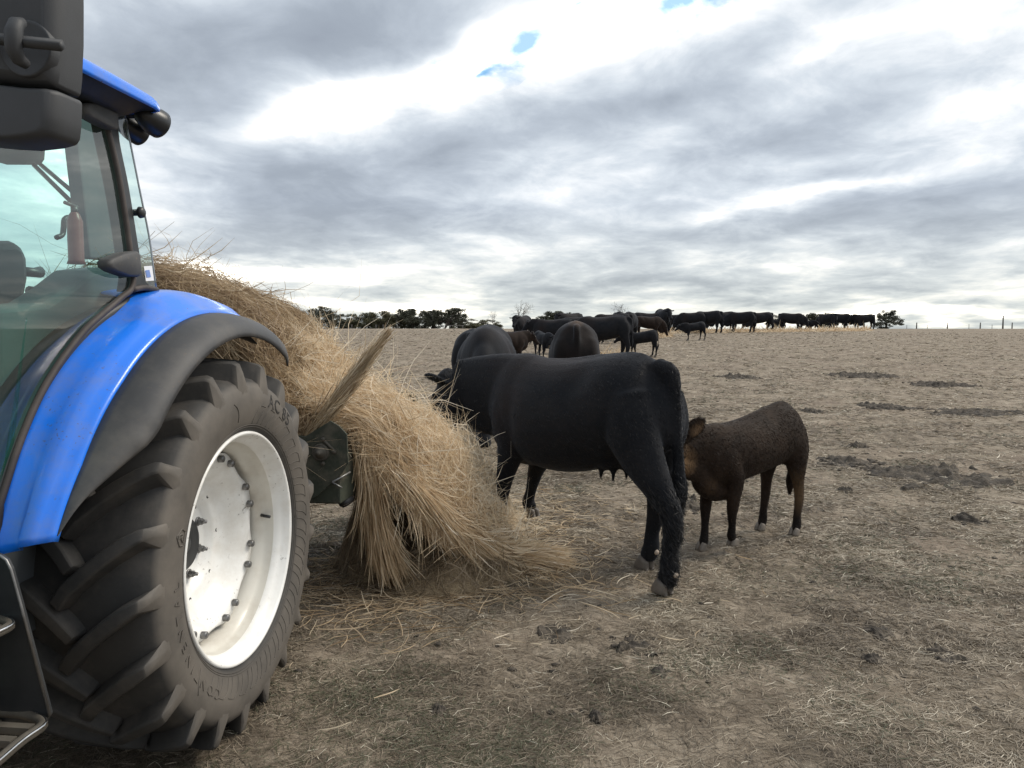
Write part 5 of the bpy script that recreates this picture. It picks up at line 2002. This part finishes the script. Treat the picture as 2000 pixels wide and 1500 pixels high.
def bundle(path, rad, n, seed, lmin, lmax, w, twist=3.0, base=0.5, fray=0.0, K=7, sink=0.006):
    """strands lying along a path (tractor frame)"""
    g = np.random.default_rng(seed)
    Q = spline(path, 60)
    rad = np.interp(np.linspace(0, 1, 60), np.linspace(0, 1, len(rad)), rad)
    T = np.gradient(Q, axis=0)
    Lg = np.linalg.norm(np.diff(Q, axis=0), axis=1).sum()
    T /= np.linalg.norm(T, axis=1)[:, None]
    ref = np.array([0.3, 1.0, 0.2])
    A = np.cross(T, ref); A /= np.linalg.norm(A, axis=1)[:, None]
    B = np.cross(T, A)
    ln = g.uniform(lmin, lmax, n) / Lg
    s0 = g.uniform(-0.02, 1.0, n) * np.clip(1.06 - ln, 0, 1)
    k = np.linspace(0, 1, K)[None]
    s = s0[:, None] + ln[:, None] * k
    sc = np.clip(s, 0, 1) * 58.999
    i = sc.astype(int); f = (sc - i)[..., None]
    def pick(M_): return M_[i] * (1 - f) + M_[i + 1] * f
    ph = g.uniform(0, 2 * np.pi, n)[:, None] + twist * s
    rr = np.sqrt(g.uniform(0.05, 1.0, n))[:, None] * (rad[i]) * (1 + fray * (k ** 2) * g.exponential(1, n)[:, None])
    P = pick(Q) + (np.cos(ph) * rr)[..., None] * pick(A) + (np.sin(ph) * rr)[..., None] * pick(B)
    P = P + (s - np.clip(s, 0, 1))[..., None] * Lg * pick(T) + g.normal(0, 0.0025, P.shape)
    P[..., 2] = np.maximum(P[..., 2], sink)
    rnd = np.clip(base + g.normal(0, 0.2, n), 0, 1)
    return ribbons(tw_arr(P), w * g.uniform(.6, 1.5, n), seed, rnd=rnd)


def bundle_core(path, rad, seed):
    Q = spline(path, 40)
    r = np.interp(np.linspace(0, 1, 40), np.linspace(0, 1, len(rad)), rad) * 0.72
    V, F = tube_geo(Q, r, r, 14)
    V = V + 0.25 * r.mean() * fbm(V * 14, 2, seed)[:, None]
    V[:, 2] = np.maximum(V[:, 2], 0.0)
    return MB().add(tw_arr(V), F)


# upright wisp sticking out above the feeder
def fpt(px, py, v):
    u, z = fore(px, py, v)
    return (u, v, z)
path = [fpt(600, 862, 1.24), fpt(636, 814, 1.26), fpt(670, 767, 1.28), fpt(703, 722, 1.30), fpt(733, 682, 1.31), fpt(758, 648, 1.32)]
o = thing_mesh(bundle_core(path, [.016, .016, .014, .010, .006, .002], 3), 'hay_wisp', mat_hay_base, 'grey brown wisp of hay pointing up and right above the green feeder plate', 'hay')
strand_obj('loose_straw', [bundle(path, [.050, .046, .040, .030, .021, .012], 850, 31, 0.10, 0.34, 0.0034, 1.2, 0.66, 0.5), bundle(path, [.07, .065, .06, .045, .035, .025], 220, 32, 0.08, 0.2, 0.0034, 1.0, 0.7, 0.8)], mat_hay_brown, o)
# rope-like roll along the lower edge of the swath
path = [(.00, 1.42, .90), (.14, 1.50, .74), (.33, 1.62, .51), (.55, 1.77, .25), (.79, 1.92, .09), (.99, 2.04, .05), (1.12, 2.11, .03)]
o = thing_mesh(bundle_core(path, [.05, .075, .08, .08, .075, .05, .02], 5), 'hay_roll', mat_hay_base, 'rope like roll of hay along the sheet\'s lower edge, tip on the ground', 'hay')
strand_obj('loose_straw', [bundle(path, [.06, .085, .095, .105, .11, .105, .085], 5600, 33, 0.20, 0.55, 0.0040, 3.0, 0.60, 0.2), bundle(path, [.07, .09, .10, .11, .11, .10, .08], 900, 34, 0.12, 0.35, 0.0040, 0.6, 0.75, 0.7)], mat_hay, o)
# strands hanging straight down from the feeder edge
path = [(.00, 1.42, .93), (.045, 1.45, .72), (.07, 1.49, .48), (.12, 1.54, .22), (.17, 1.61, .03)]
o = thing_mesh(bundle_core(path, [.05, .05, .045, .04, .02], 6), 'hanging_hay', mat_hay_base, 'loose strands of hay hanging straight down beside the rear tyre', 'hay')
strand_obj('loose_straw', [bundle(path, [.07, .075, .08, .085, .09], 1500, 35, 0.18, 0.5, 0.0038, 0.8, 0.52, 0.45)], mat_hay, o)


# heaps on the ground --------------------------------------------------------------
def heap(cx, cy, rx, ry, h, n, seed, name, label, mat, rot=0.0, base=0.5, lmin=.1, lmax=.36, w=.004):
    """low mound of hay on the ground, world coordinates"""
    g = np.random.default_rng(seed)
    nr, na = 18, 48
    V = []
    ca, sa = math.cos(rot), math.sin(rot)
    def hz(x, y):
        q = np.clip(1 - x * x - y * y, 0, 1)
        return h * q ** 0.8 * (1 + 0.5 * fbm(p2(x * rx, y * ry, 5.0), 3, seed)) 
    def to_w(x, y, dz):
        X = cx + ca * x * rx - sa * y * ry; Y = cy + sa * x * rx + ca * y * ry
        return np.stack([X, Y, terrain(X, Y) + dz], -1)
    rr = np.linspace(1.0, 0.0, nr)
    for r in rr:
        a = np.arange(na) * 2 * np.pi / na
        V.append(to_w(r * np.cos(a), r * np.sin(a), hz(r * np.cos(a), r * np.sin(a)) - 0.02))
    V = np.vstack(V)
    F = [(i * na + k, i * na + (k + 1) % na, (i + 1) * na + (k + 1) % na, (i + 1) * na + k) for i in range(nr - 1) for k in range(na)]
    o = thing_mesh(MB().add(V, F), name, mat_hay_base, label, 'hay')
    x = g.normal(0, 0.52, n); y = g.normal(0, 0.52, n)
    tht = g.uniform(0, 2 * np.pi, n); ln = g.uniform(lmin, lmax, n)
    k = np.linspace(-.5, .5, 6)[None]
    cur = g.normal(0, .5, n)[:, None]
    X = x[:, None] + ln[:, None] * (np.cos(tht)[:, None] * k - np.sin(tht)[:, None] * cur * k * k) / rx
    Y = y[:, None] + ln[:, None] * (np.sin(tht)[:, None] * k + np.cos(tht)[:, None] * cur * k * k) / ry
    dz = np.maximum(hz(X, Y), 0) + g.uniform(-.005, .03, n)[:, None] + 0.006 + g.exponential(.05, n)[:, None] * (k + .5) ** 2 * (g.random(n) < .3)[:, None]
    P = to_w(X, Y, dz)
    strand_obj('loose_straw', [ribbons(P, w * g.uniform(.6, 1.5, n), seed, rnd=np.clip(base + g.normal(0, .2, n), 0, 1))], mat, o)
    return o


q = t_world(-0.02, 2.05, 0)
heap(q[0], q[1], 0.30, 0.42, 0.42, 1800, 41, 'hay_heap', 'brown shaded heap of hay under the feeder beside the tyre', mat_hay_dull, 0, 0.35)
q = (-0.36, 6.05)
heap(q[0], q[1], 0.38, 0.66, 0.52, 4800, 42, 'hay_heap', 'pale bright heap of hay under the chin of the near cow', mat_hay, 0.3, 0.85)
q = t_world(0.45, 2.05, 0)
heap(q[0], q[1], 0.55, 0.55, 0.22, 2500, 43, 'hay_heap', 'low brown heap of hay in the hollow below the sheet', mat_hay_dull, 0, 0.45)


def litter():
    g = np.random.default_rng(99)
    packs = []
    for (u, v, su, sv, n, base, lmin, lmax) in ((0.35, 1.75, .50, .22, 900, .5, .08, .32), (0.9, 2.05, .17, .14, 420, .6, .08, .26), (0.75, 3.2, .45, .6, 700, .6, .06, .22), (0.1, 1.3, .3, .25, 200, .45, .08, .3),
                                                 (0.6, 1.2, .8, .5, 50, .7, .05, .2), (1.5, 2.4, .6, .6, 60, .7, .05, .16), (-.3, 1.5, .3, .4, 200, .35, .1, .3)):
        uu = g.normal(u, su, n); vv = g.normal(v, sv, n)
        c = tw_arr(np.stack([uu, vv, 0 * uu], -1))
        th_ = g.uniform(0, 2 * np.pi, n); ln = g.uniform(lmin, lmax, n); cur = g.normal(0, .5, n)[:, None]
        k = np.linspace(-.5, .5, 5)[None]
        X = c[:, 0:1] + ln[:, None] * (np.cos(th_)[:, None] * k - np.sin(th_)[:, None] * cur * k * k)
        Y = c[:, 1:2] + ln[:, None] * (np.sin(th_)[:, None] * k + np.cos(th_)[:, None] * cur * k * k)
        Z = gz(X, Y) + .008 + g.uniform(0, .02, n)[:, None] + g.exponential(.03, n)[:, None] * (k + .5) ** 2 * (g.random(n) < .3)[:, None]
        packs.append(ribbons(np.stack([X, Y, Z], -1), .0038 * g.uniform(.6, 1.5, n), 7, rnd=np.clip(base + g.normal(0, .2, n), 0, 1)))
    o = strand_obj('hay_litter', packs, mat_hay)
    tag(o, 'scattered stalks of hay on the ground round the sheet', 'hay litter', kind='stuff')


litter()


def far_trail():
    """hay strewn along the skyline where the herd feeds, and under the nearer group"""
    g = np.random.default_rng(123)
    packs = []
    for (px0, px1, d0, d1, n, s) in ((1290, 1700, 52, 60, 5200, .12), (1130, 1240, 25.5, 28, 1500, .10), (1040, 1080, 14, 15, 200, .08), (1270, 1310, 44, 46, 500, .15)):
        px = g.uniform(px0, px1, n)
        dd = np.interp(px, [px0, px1], [d0, d1]) + g.normal(0, .9, n) * (1 if d0 > 30 else .45)
        x = (px - 1000) / 1500 * dd; y = dd
        th_ = g.uniform(0, 2 * np.pi, n); ln = g.uniform(.2, .6, n)
        k = np.linspace(-.5, .5, 3)[None]
        X = x[:, None] + ln[:, None] * np.cos(th_)[:, None] * k
        Y = y[:, None] + ln[:, None] * np.sin(th_)[:, None] * k
        Z = terrain(X, Y) + .03 + g.exponential(s, n)[:, None] * (0.4 + k)
        packs.append(ribbons(np.stack([X, Y, Z], -1), np.full(n, .02 if d0 < 30 else .045), 8, rnd=np.clip(.55 + g.normal(0, .2, n), 0, 1)))
    o = strand_obj('hay_trail', packs, mat_hay)
    tag(o, 'pale trail of hay strewn along the ground under the feeding herd', 'hay trail', kind='stuff')


far_trail()
# wisp of hay in the mouth of the calf that looks at us
c = [o for o in COL.objects if o.get('label', '').startswith('black calf facing us')][0]
ci = P_calf[1]
bpy.context.view_layer.update()
mz = np.array(c.matrix_world @ __import__('mathutils').Vector(ci['poll'] + ci['hd'] * ci['S'] * 0.54))
g = np.random.default_rng(4)
n = 90
d = g.normal(0, 1, (n, 3)); d[:, 1] -= .6; d[:, 2] = -abs(d[:, 2]) * .9; d /= np.linalg.norm(d, axis=1)[:, None]
P = mz + np.array([0, -.03, -.02]) + d[:, None] * (g.uniform(.12, .32, n)[:, None, None] * np.linspace(0, 1, 4)[None, :, None])
tag(strand_obj('mouthful_of_hay', [ribbons(P, np.full(n, .012), 3, rnd=np.clip(.7 + g.normal(0, .2, n), 0, 1))], mat_hay), 'mouthful of pale hay hanging from the calf that faces us', 'hay')
# ---------------------------------------------------------------- trees, posts, clods
def leaf_mat(name, c):
    m, t, b = new_mat(name)
    a = N(t, 'ShaderNodeAttribute', attribute_name='rnd')
    lo = tuple(x * 0.55 for x in c); hi = tuple(min(1, x * 1.6) for x in c)
    L(t, ramp(t, a.outputs['Fac'], [(0, lo), (1, hi)]), b.inputs['Base Color'])
    b.inputs['Roughness'].default_value = 0.7
    b.inputs['Specular IOR Level'].default_value = 0.2
    return m


mat_leaf = leaf_mat('dark_evergreen_leaves', (0.066, 0.070, 0.050))
mat_leaf2 = leaf_mat('olive_leaves', (0.095, 0.092, 0.052))
mat_bark = simple('bark', (0.055, 0.046, 0.038), 0.9, 0, 0.3, 3)
mat_dead = simple('dead_grey_wood', (0.15, 0.14, 0.13), 0.9, 0, 0.2, 3)
mat_post = simple('weathered_post', (0.10, 0.095, 0.088), 0.9, 0, 0.2, 8)


def tree_mesh(seed, kind, H=1.0):
    """crown of leaf-sized faces over a limb skeleton; unit height"""
    g = np.random.default_rng(seed)
    limbs = MB()
    tips = []
    def branch(p, d, ln, r, lev):
        q = [p]
        for k in range(3):
            d = d + g.normal(0, .16, 3); d /= np.linalg.norm(d)
            p = p + d * ln / 3
            q.append(p)
        limbs.tube(q, np.linspace(r, r * .6, 4), 6)
        if lev <= 0:
            tips.append(p); return
        for j in range(g.integers(2, 4)):
            nd = d + g.normal(0, .62, 3) + np.array([0, 0, .10])
            nd /= np.linalg.norm(nd)
            branch(p, nd, ln * g.uniform(.58, .82), r * .58, lev - 1)
        if lev == 1: tips.append(p)
    if kind == 'dead':
        for j in range(3):
            branch(np.array([g.normal(0, .01), g.normal(0, .01), 0.]), np.array([g.normal(0, .25), g.normal(0, .25), 1.0]), .32, .016, 4)
        return limbs, None
    pr = dict(round=(.16, .34, .22, 3), tall=(.20, .22, .16, 3), bush=(.06, .42, .28, 3), gum=(.34, .26, .13, 3), cypress=(.08, .30, .20, 3))[kind]
    base, sx, sz, lev = pr
    for j in range(3):
        a = g.uniform(0, 6.28)
        branch(np.array([0, 0, 0.0]) + (0 if kind != 'bush' else 0.1) * np.array([math.cos(a), math.sin(a), 0]), np.array([math.cos(a) * .35, math.sin(a) * .35, 1.0]), .34 if kind != 'bush' else .24, .030, lev)
    tips = np.array(tips)
    cl = [(t, g.uniform(.05, .115)) for t in tips]
    if kind == 'cypress':
        for z in np.linspace(.12, .9, 9):
            for j in range(5):
                a = g.uniform(0, 6.28); rr = (.34 - .20 * abs(z - .35)) * g.uniform(.4, 1)
                cl.append((np.array([math.cos(a) * rr + (.12 if z > .6 else -.05), math.sin(a) * rr, z + g.normal(0, .03)]), g.uniform(.05, .10)))
    if kind == 'tall':
        for j in range(26):
            a = g.uniform(0, 6.28); rr = g.uniform(.05, .30)
            cl.append((np.array([math.cos(a) * rr, math.sin(a) * rr, g.uniform(.06, .5)]), g.uniform(.06, .11)))
    if kind in ('round', 'bush'):
        for j in range(56):
            d = g.normal(0, 1, 3); d /= np.linalg.norm(d)
            c = np.array([d[0] * sx * 1.25, d[1] * sx * 1.25, .46 + d[2] * .44])
            cl.append((c * g.uniform(.70, 1.15, 3), g.uniform(.05, .12)))
    P, S = [], []
    for c, r in cl:
        n = int(70 * (r / .08) ** 2)
        d = g.normal(0, 1, (n, 3)); d /= np.linalg.norm(d, axis=1)[:, None]
        P.append(c + d * r * g.uniform(.35, 1.05, n)[:, None] * np.array([1.15, 1.15, .85]))
        S.append(np.full(n, g.normal(.5, .18)))
    P = np.vstack(P); S = np.concatenate(S)
    zmax = P[:, 2].max()
    P[:, 2] = np.maximum(P[:, 2], 0.02)
    n = len(P)
    a = g.normal(0, 1, (n, 3)); a /= np.linalg.norm(a, axis=1)[:, None]
    b = np.cross(a, g.normal(0, 1, (n, 3))); b /= np.linalg.norm(b, axis=1)[:, None]
    s = g.uniform(.012, .030, n)[:, None]
    V = np.stack([P - a * s, P + b * s * .6, P + a * s, P - b * s * .6], 1).reshape(-1, 3)
    F = np.arange(n * 4).reshape(-1, 4)
    me = raw_mesh('crown', V / zmax, F, False)
    at = me.attributes.new('rnd', 'FLOAT', 'POINT')
    at.data.foreach_set('value', np.repeat(np.clip(S + g.normal(0, .15, n), 0, 1), 4).astype(np.float32))
    limbs.V = [tuple(np.array(v) / zmax) for v in limbs.V]
    return limbs, me


TREES = {}
for k, (kind, seed) in dict(round=('round', 3), round2=('round', 8), tall=('tall', 4), tall2=('tall', 15), bush=('bush', 6), bush2=('bush', 21), gum=('gum', 9), gum2=('gum', 12), cypress=('cypress', 5)).items():
    TREES[k] = tree_mesh(seed, kind)


def make_tree(kind, px, dist, top, label, group=None, mat=None, wide=1.0, rz=0.0, cat='tree', sink=0.0):
    """top: photo row of the tree's top"""
    x = (px - 1000) / 1500 * dist
    z0 = float(terrain(x, dist)) - sink
    d = view_dir(px, top)
    h = EYE + d[2] / d[1] * dist - z0
    limbs, cr = TREES[kind]
    root = empty('tree', (x, dist, z0), rz)
    root.scale = (h * wide, h * wide, h)
    tag(root, label, cat, group)
    key = kind + '_trunk'
    if key not in bpy.data.meshes:
        o = limbs.build('trunk', mat_bark, root)
        o.data.name = key
    else:
        obj('trunk', bpy.data.meshes[key], None, root)
    c = bpy.data.objects.new('crown', cr)
    link(c, root)
    if not cr.materials: cr.materials.append(mat_leaf)
    if mat is not None:
        c.material_slots[0].link = 'OBJECT'
        c.material_slots[0].material = mat
    return root


TL = 'trees of the shelter belt on the left skyline'
for a in ((
    ('bush', 598, 180, 606, 'low dark bush half behind the hay at the left end of the shelter belt', TL, None, 1.1, 0.3),
    ('round2', 629, 175, 597, 'big rounded dark tree at the left end of the shelter belt', TL, None, .95, 1.0),
    ('bush2', 652, 178, 611, 'low dark tree leaning on the big rounded tree', TL, None, 1.2, 2.0),
    ('bush', 677, 185, 614, 'lowest olive tree in the dip of the shelter belt', TL, mat_leaf2, 1.5, 0.9),
    ('bush2', 703, 182, 611, 'olive tree with flat top right of the dip in the shelter belt', TL, mat_leaf2, 1.3, 4.0),
    ('round', 722, 186, 609, 'dark dense tree behind the tip of the hay wisp, left side', TL, None, 1.1, 2.2),
    ('tall2', 746, 180, 606, 'bushy tree with a knobbly top above the hay wisp', TL, mat_leaf2, 1.0, 0.2),
    ('bush', 764, 188, 612, 'low tree right behind the tip of the hay wisp', TL, None, 1.3, 5.0),
    ('round2', 784, 184, 610, 'middling tree left of the tallest clump in the shelter belt', TL, mat_leaf2, 1.1, 3.0),
    ('tall', 808, 178, 602, 'tall dark tree that starts the tallest clump of the shelter belt', TL, None, 1.0, 1.2),
    ('round', 828, 186, 607, 'dense tree in the middle of the tallest clump', TL, None, 1.0, 4.4),
    ('tall2', 846, 178, 602, 'tall tree with sky showing through its top', TL, None, .85, 2.7),
    ('gum', 868, 176, 600, 'open crowned tree at the right end of the tallest clump', TL, None, .9, 0.6),
    ('bush2', 882, 182, 612, 'low tree closing the right end of the shelter belt', TL, None, 1.1, 1.9),
    ('bush', 925, 300, 622, 'small distant tree over the rump of the head down cow', TL, mat_leaf2, 2.2, 0.4),
    ('bush2', 952, 320, 624, 'small distant olive tree left of the bare grey tree', TL, mat_leaf2, 2.4, 3.3),
    ('bush', 905, 330, 630, 'tiny distant bush in the gap right of the shelter belt', TL, mat_leaf2, 3.0, 2.3),
    ('round', 1074, 260, 609, 'round dark tree behind the backs of the cows right of the bare tree', TL, None, 1.5, 0.0),
    ('tall', 1094, 262, 607, 'pointed dark tree beside the tall cow with raised head', TL, None, 1.3, 1.0),
)):
    make_tree(a[0], a[1], a[2], a[3], a[4], a[5], a[6], a[7] * (1.35 if a[2] < 200 else 1.0), a[8])
TR = 'trees between the herd groups on the right skyline'
make_tree('gum', 1571, 150, 611, 'small tree with umbrella crown between the two herd groups', TR, None, 1.0, 0.2)
make_tree('gum2', 1597, 152, 613, 'second small umbrella tree, at the left of the far right group', TR, None, 1.1, 2.0)
make_tree('round2', 1613, 150, 611, 'round tree behind the leftmost cow of the far right group', TR, None, 1.0, 0.8)
make_tree('gum', 1632, 154, 613, 'tree whose crown rises above the middle of the far right group', TR, None, 1.1, 3.8)
make_tree('bush', 1512, 160, 614, 'dark bush at the right end of the tight hay row', TR, None, 1.1, 1.5)
make_tree('cypress', 1728, 140, 605, 'lone windswept cypress right of the herd', None, None, 1.35, 0.0)


def dead_tree(px, dist, top, seed, label, cat='bare tree'):
    limbs, _ = tree_mesh(seed, 'dead')
    V = np.array(limbs.V); V /= V[:, 2].max()
    limbs.V = [tuple(v) for v in V]
    x = (px - 1000) / 1500 * dist
    z0 = float(terrain(x, dist))
    d = view_dir(px, top)
    h = EYE + d[2] / d[1] * dist - z0
    root = empty('bare_tree', (x, dist, z0), seed)
    root.scale = (h, h, h)
    tag(root, label, cat)
    limbs.build('trunk', mat_dead, root)


dead_tree(1014, 110, 585, 31, 'leafless grey tree on the skyline behind the cow standing apart')
dead_tree(1206, 120, 588, 47, 'leafless grey tree rising above the middle cluster of cows')
dead_tree(964, 115, 606, 53, 'low leafless scrub left of the bigger bare tree')

# fence posts, pole and rail -----------------------------------------------------
FP = 'fence posts along the right skyline'
names = ['leftmost fence post on the right skyline, next to the cypress', 'second fence post right of the cypress', 'third fence post, just left of the tall pole', 'fence post at the far right, right of the tall pole']
for (px, h, w), lb in zip(((1788, 12, .14), (1848, 12, .14), (1912, 12, .14), (1974, 12, .14)), names):
    dist = 95.0
    x = (px - 1000) / 1500 * dist
    z0 = float(terrain(x, dist))
    mb = MB()
    hh = EYE + 1.5 / 1500 * dist - z0 + (h - 1.5) / 1500 * dist
    mb.tube([(0, 0, -.3), (0, 0, hh * .5), (0.01, 0, hh)], [w * .5, w * .5, w * .42], 10)
    o = mb.build('fence_post', mat_post)
    o.location = (x, dist, z0)
    tag(o, lb, 'fence post', FP)
for (px, h), lb in zip(((1769, 7), (1809, 7), (1890, 9), (1935, 8)), ('thin wire stake between cypress and leftmost fence post', 'thin wire stake between first and second fence posts', 'thin wire stake between second and third fence posts', 'thin wire stake left of the tall pole')):
    dist = 96.0
    x = (px - 1000) / 1500 * dist
    z0 = float(terrain(x, dist))
    mb = MB()
    hh = EYE - z0 + h / 1500 * dist
    mb.tube([(0, 0, -.3), (0, 0, hh)], .028, 6)
    o = mb.build('wire_stake', mat_post)
    o.location = (x, dist, z0)
    tag(o, lb, 'stake', 'thin stakes of the right skyline fence')
dist = 150.0
x = (1956 - 1000) / 1500 * dist
z0 = float(terrain(x, dist))
pole = empty('utility_pole', (x, dist, z0))
tag(pole, 'tall wooden utility pole on the right skyline', 'utility pole')
mb = MB(); mb.tube([(0, 0, -.5), (0, 0, EYE - z0 + 26 / 1500 * dist)], [.17, .11], 10); mb.build('shaft', mat_post, pole)
mb = MB(); mb.box((-.5, -.05, EYE - z0 + 24 / 1500 * dist), (.5, .05, EYE - z0 + 24.8 / 1500 * dist)); mb.build('crossarm', mat_post, pole)
# wire fence on the left skyline
fence = empty('rail_fence', ((870 - 1000) / 1500 * 120, 120, float(terrain(-10, 120))))
tag(fence, 'low pale rail fence in front of the shelter belt', 'fence')
for k, px in enumerate((866, 893, 904)):
    x = (px - 870) / 1500 * 120
    mb = MB(); mb.tube([(x, 0, -.2), (x, 0, .62)], .05, 6); mb.build('fence_post', mat_dead, fence)
mb = MB(); mb.tube([((866 - 870) / 12.5, 0, .58), ((906 - 870) / 12.5, 0, .58)], .035, 6); mb.build('rail', mat_dead, fence)
FL = 'thin posts of the left skyline fence'
for k, (px, lb) in enumerate(((688, 'thin pale fence post under the dip of the shelter belt'), (735, 'thin pale fence post left of the hay wisp tip'), (749, 'thin pale fence post touching the hay wisp'), (777, 'thin pale fence post right of the hay wisp tip'), (821, 'thin pale fence post under the tallest clump of trees'))):
    x = (px - 1000) / 1500 * 125
    mb = MB(); mb.tube([(0, 0, -.2), (0, 0, .75)], .05, 6)
    o = mb.build('fence_post', mat_dead)
    o.location = (x, 125, float(terrain(x, 125)))
    tag(o, lb, 'fence post', FL)

# trampled dung and clods ----------------------------------------------------------
mat_dung = simple('dried_dung', (0.050, 0.041, 0.032), 0.95, 0, 0.5, 14, 1.0, 0.02, 38, dirt=(0.17, 0.14, 0.105), dirt_scale=10, dirt_amt=0.7)


def dung(px, py, wpx, depth, h, label, seed, group='dried dung patches on the field'):
    p = on_ground(px, py)
    D_ = math.hypot(p[0], p[1])
    rx = wpx / 1500 * D_ / 2
    h = h * (0.55 if D_ < 5 else 0.9)
    ry = depth
    n = 60
    xs = np.linspace(-1.15, 1.15, n)
    X, Y = np.meshgrid(xs, xs)
    rr = np.hypot(X, Y) + 0.40 * fbm(p2(X, Y, 2.1) + seed * 3.7, 3, seed) + (0.45 if wpx > 70 else 0.15) * fbm(p2(X, Y, 6.5) + seed, 3, seed + 2)
    q = np.clip(1 - rr, -0.3, 1)
    wx, wy = p[0] + X * rx, p[1] + Y * ry
    s = 1 / max(rx, ry)
    Zl = h * np.sign(q) * abs(q) ** .6 * (0.55 + 0.75 * np.clip(1.3 * fbm(p2(wx, wy, 15.0), 3, seed + 5), -0.55, 1.5))
    Z = gz(wx, wy) + np.where(q > 0, Zl, -.05)
    V = np.stack([wx, wy, Z], -1).reshape(-1, 3)
    F = np.array([(j * n + i, j * n + i + 1, (j + 1) * n + i + 1, (j + 1) * n + i) for j in range(n - 1) for i in range(n - 1)])
    keep = q.reshape(-1)[F].max(1) > -0.12
    used, inv = np.unique(F[keep], return_inverse=True)
    c = V[used].mean(0)
    me = raw_mesh('dung_patch', V[used] - c, inv.reshape(-1, 4), True)
    o = obj('dung_patch', me, mat_dung)
    o.location = c
    tag(o, label, 'dung', group)


for a in (
    (1850, 932, 230, .55, .06, 'widest dark patch of trampled dung at the right of the calf'),
    (1655, 905, 110, .35, .05, 'dark ragged dung patch just behind the calf\'s hind leg'),
    (1722, 796, 85, .45, .06, 'dark dung mound right of the calf\'s rump, above the wide patch'),
    (1905, 806, 150, .5, .05, 'long dark dung streak at the right edge, above the wide patch'),
    (1585, 803, 40, .3, .06, 'small dark dung heap touching the outline of the calf\'s rump'),
    (1440, 737, 75, .5, .08, 'dark dung heap with a tuft, between calf and far lone calf'),
    (1690, 734, 110, .6, .07, 'thin dark dung streak in the middle distance right of centre'),
    (1842, 752, 90, .5, .07, 'thin dark dung streak near the right edge in the middle distance'),
    (1668, 871, 42, .14, .07, 'round pale topped dung pat beside the ragged patch'),
    (1652, 962, 24, .10, .05, 'tiny dark clod below the ragged dung patch'),
    (1843, 1277, 52, .14, .06, 'knobbly dung pat on the lower right turf'),
    (1705, 1289, 34, .07, .04, 'flat clod left of the knobbly dung pat'),
    (1715, 1230, 46, .10, .04, 'cracked earthy clod above the knobbly dung pat'),
    (1240, 1266, 85, .11, .05, 'curved crust of dry mud below the near cow\'s hind hoof'),
    (1285, 1318, 30, .07, .04, 'small lump of mud below the curved crust'),
    (860, 1392, 34, .07, .06, 'brown clod in the bottom middle, level with the tyre foot'),
    (1165, 1398, 30, .06, .05, 'dark clod at the bottom right of the brown clod'),
    (1085, 1238, 70, .12, .04, 'low dark tuft between the hay tip and the curved crust'),
    (1330, 990, 80, .28, .05, 'dark dung patch between the hind legs of cow and calf'),
    (1890, 1018, 46, .16, .05, 'small reddish dung pat at the right below the wide patch'),
):
    dung(*a[:5], a[5], int(a[0]))


def clods():
    g = np.random.default_rng(17)
    V, F = [], []
    n = 1100
    r = 3.0 * (70 / 3.0) ** g.random(n)
    a = g.uniform(-R(37), R(37), n)
    ico = np.array([(0, 0, 1), (.9, 0, .3), (.28, .85, .3), (-.72, .53, .3), (-.72, -.53, .3), (.28, -.85, .3), (.72, .53, -.3), (-.28, .85, -.3), (-.9, 0, -.3), (-.28, -.85, -.3), (.72, -.53, -.3), (0, 0, -1)])
    f = [(0, 1, 2), (0, 2, 3), (0, 3, 4), (0, 4, 5), (0, 5, 1), (1, 6, 2), (2, 7, 3), (3, 8, 4), (4, 9, 5), (5, 10, 1), (6, 7, 2), (7, 8, 3), (8, 9, 4), (9, 10, 5), (10, 6, 1), (11, 7, 6), (11, 8, 7), (11, 9, 8), (11, 10, 9), (11, 6, 10)]
    x, y = r * np.sin(a), r * np.cos(a)
    z = gz(x, y)
    s = g.uniform(.005, .015, n) * (1 + r / 16)
    VV = ico[None] * s[:, None, None] * g.uniform(.6, 1.3, (n, 12, 1)) * np.array([1.4, 1.4, .55]) + np.stack([x, y, z], -1)[:, None]
    FF = np.array(f)[None] + (np.arange(n) * 12)[:, None, None]
    o = obj('clods', raw_mesh('clods', VV.reshape(-1, 3), FF.reshape(-1, 3), True), mat_dung)
    tag(o, 'small crumbs of dry earth and dung strewn over the field', 'clods', kind='stuff')


clods()
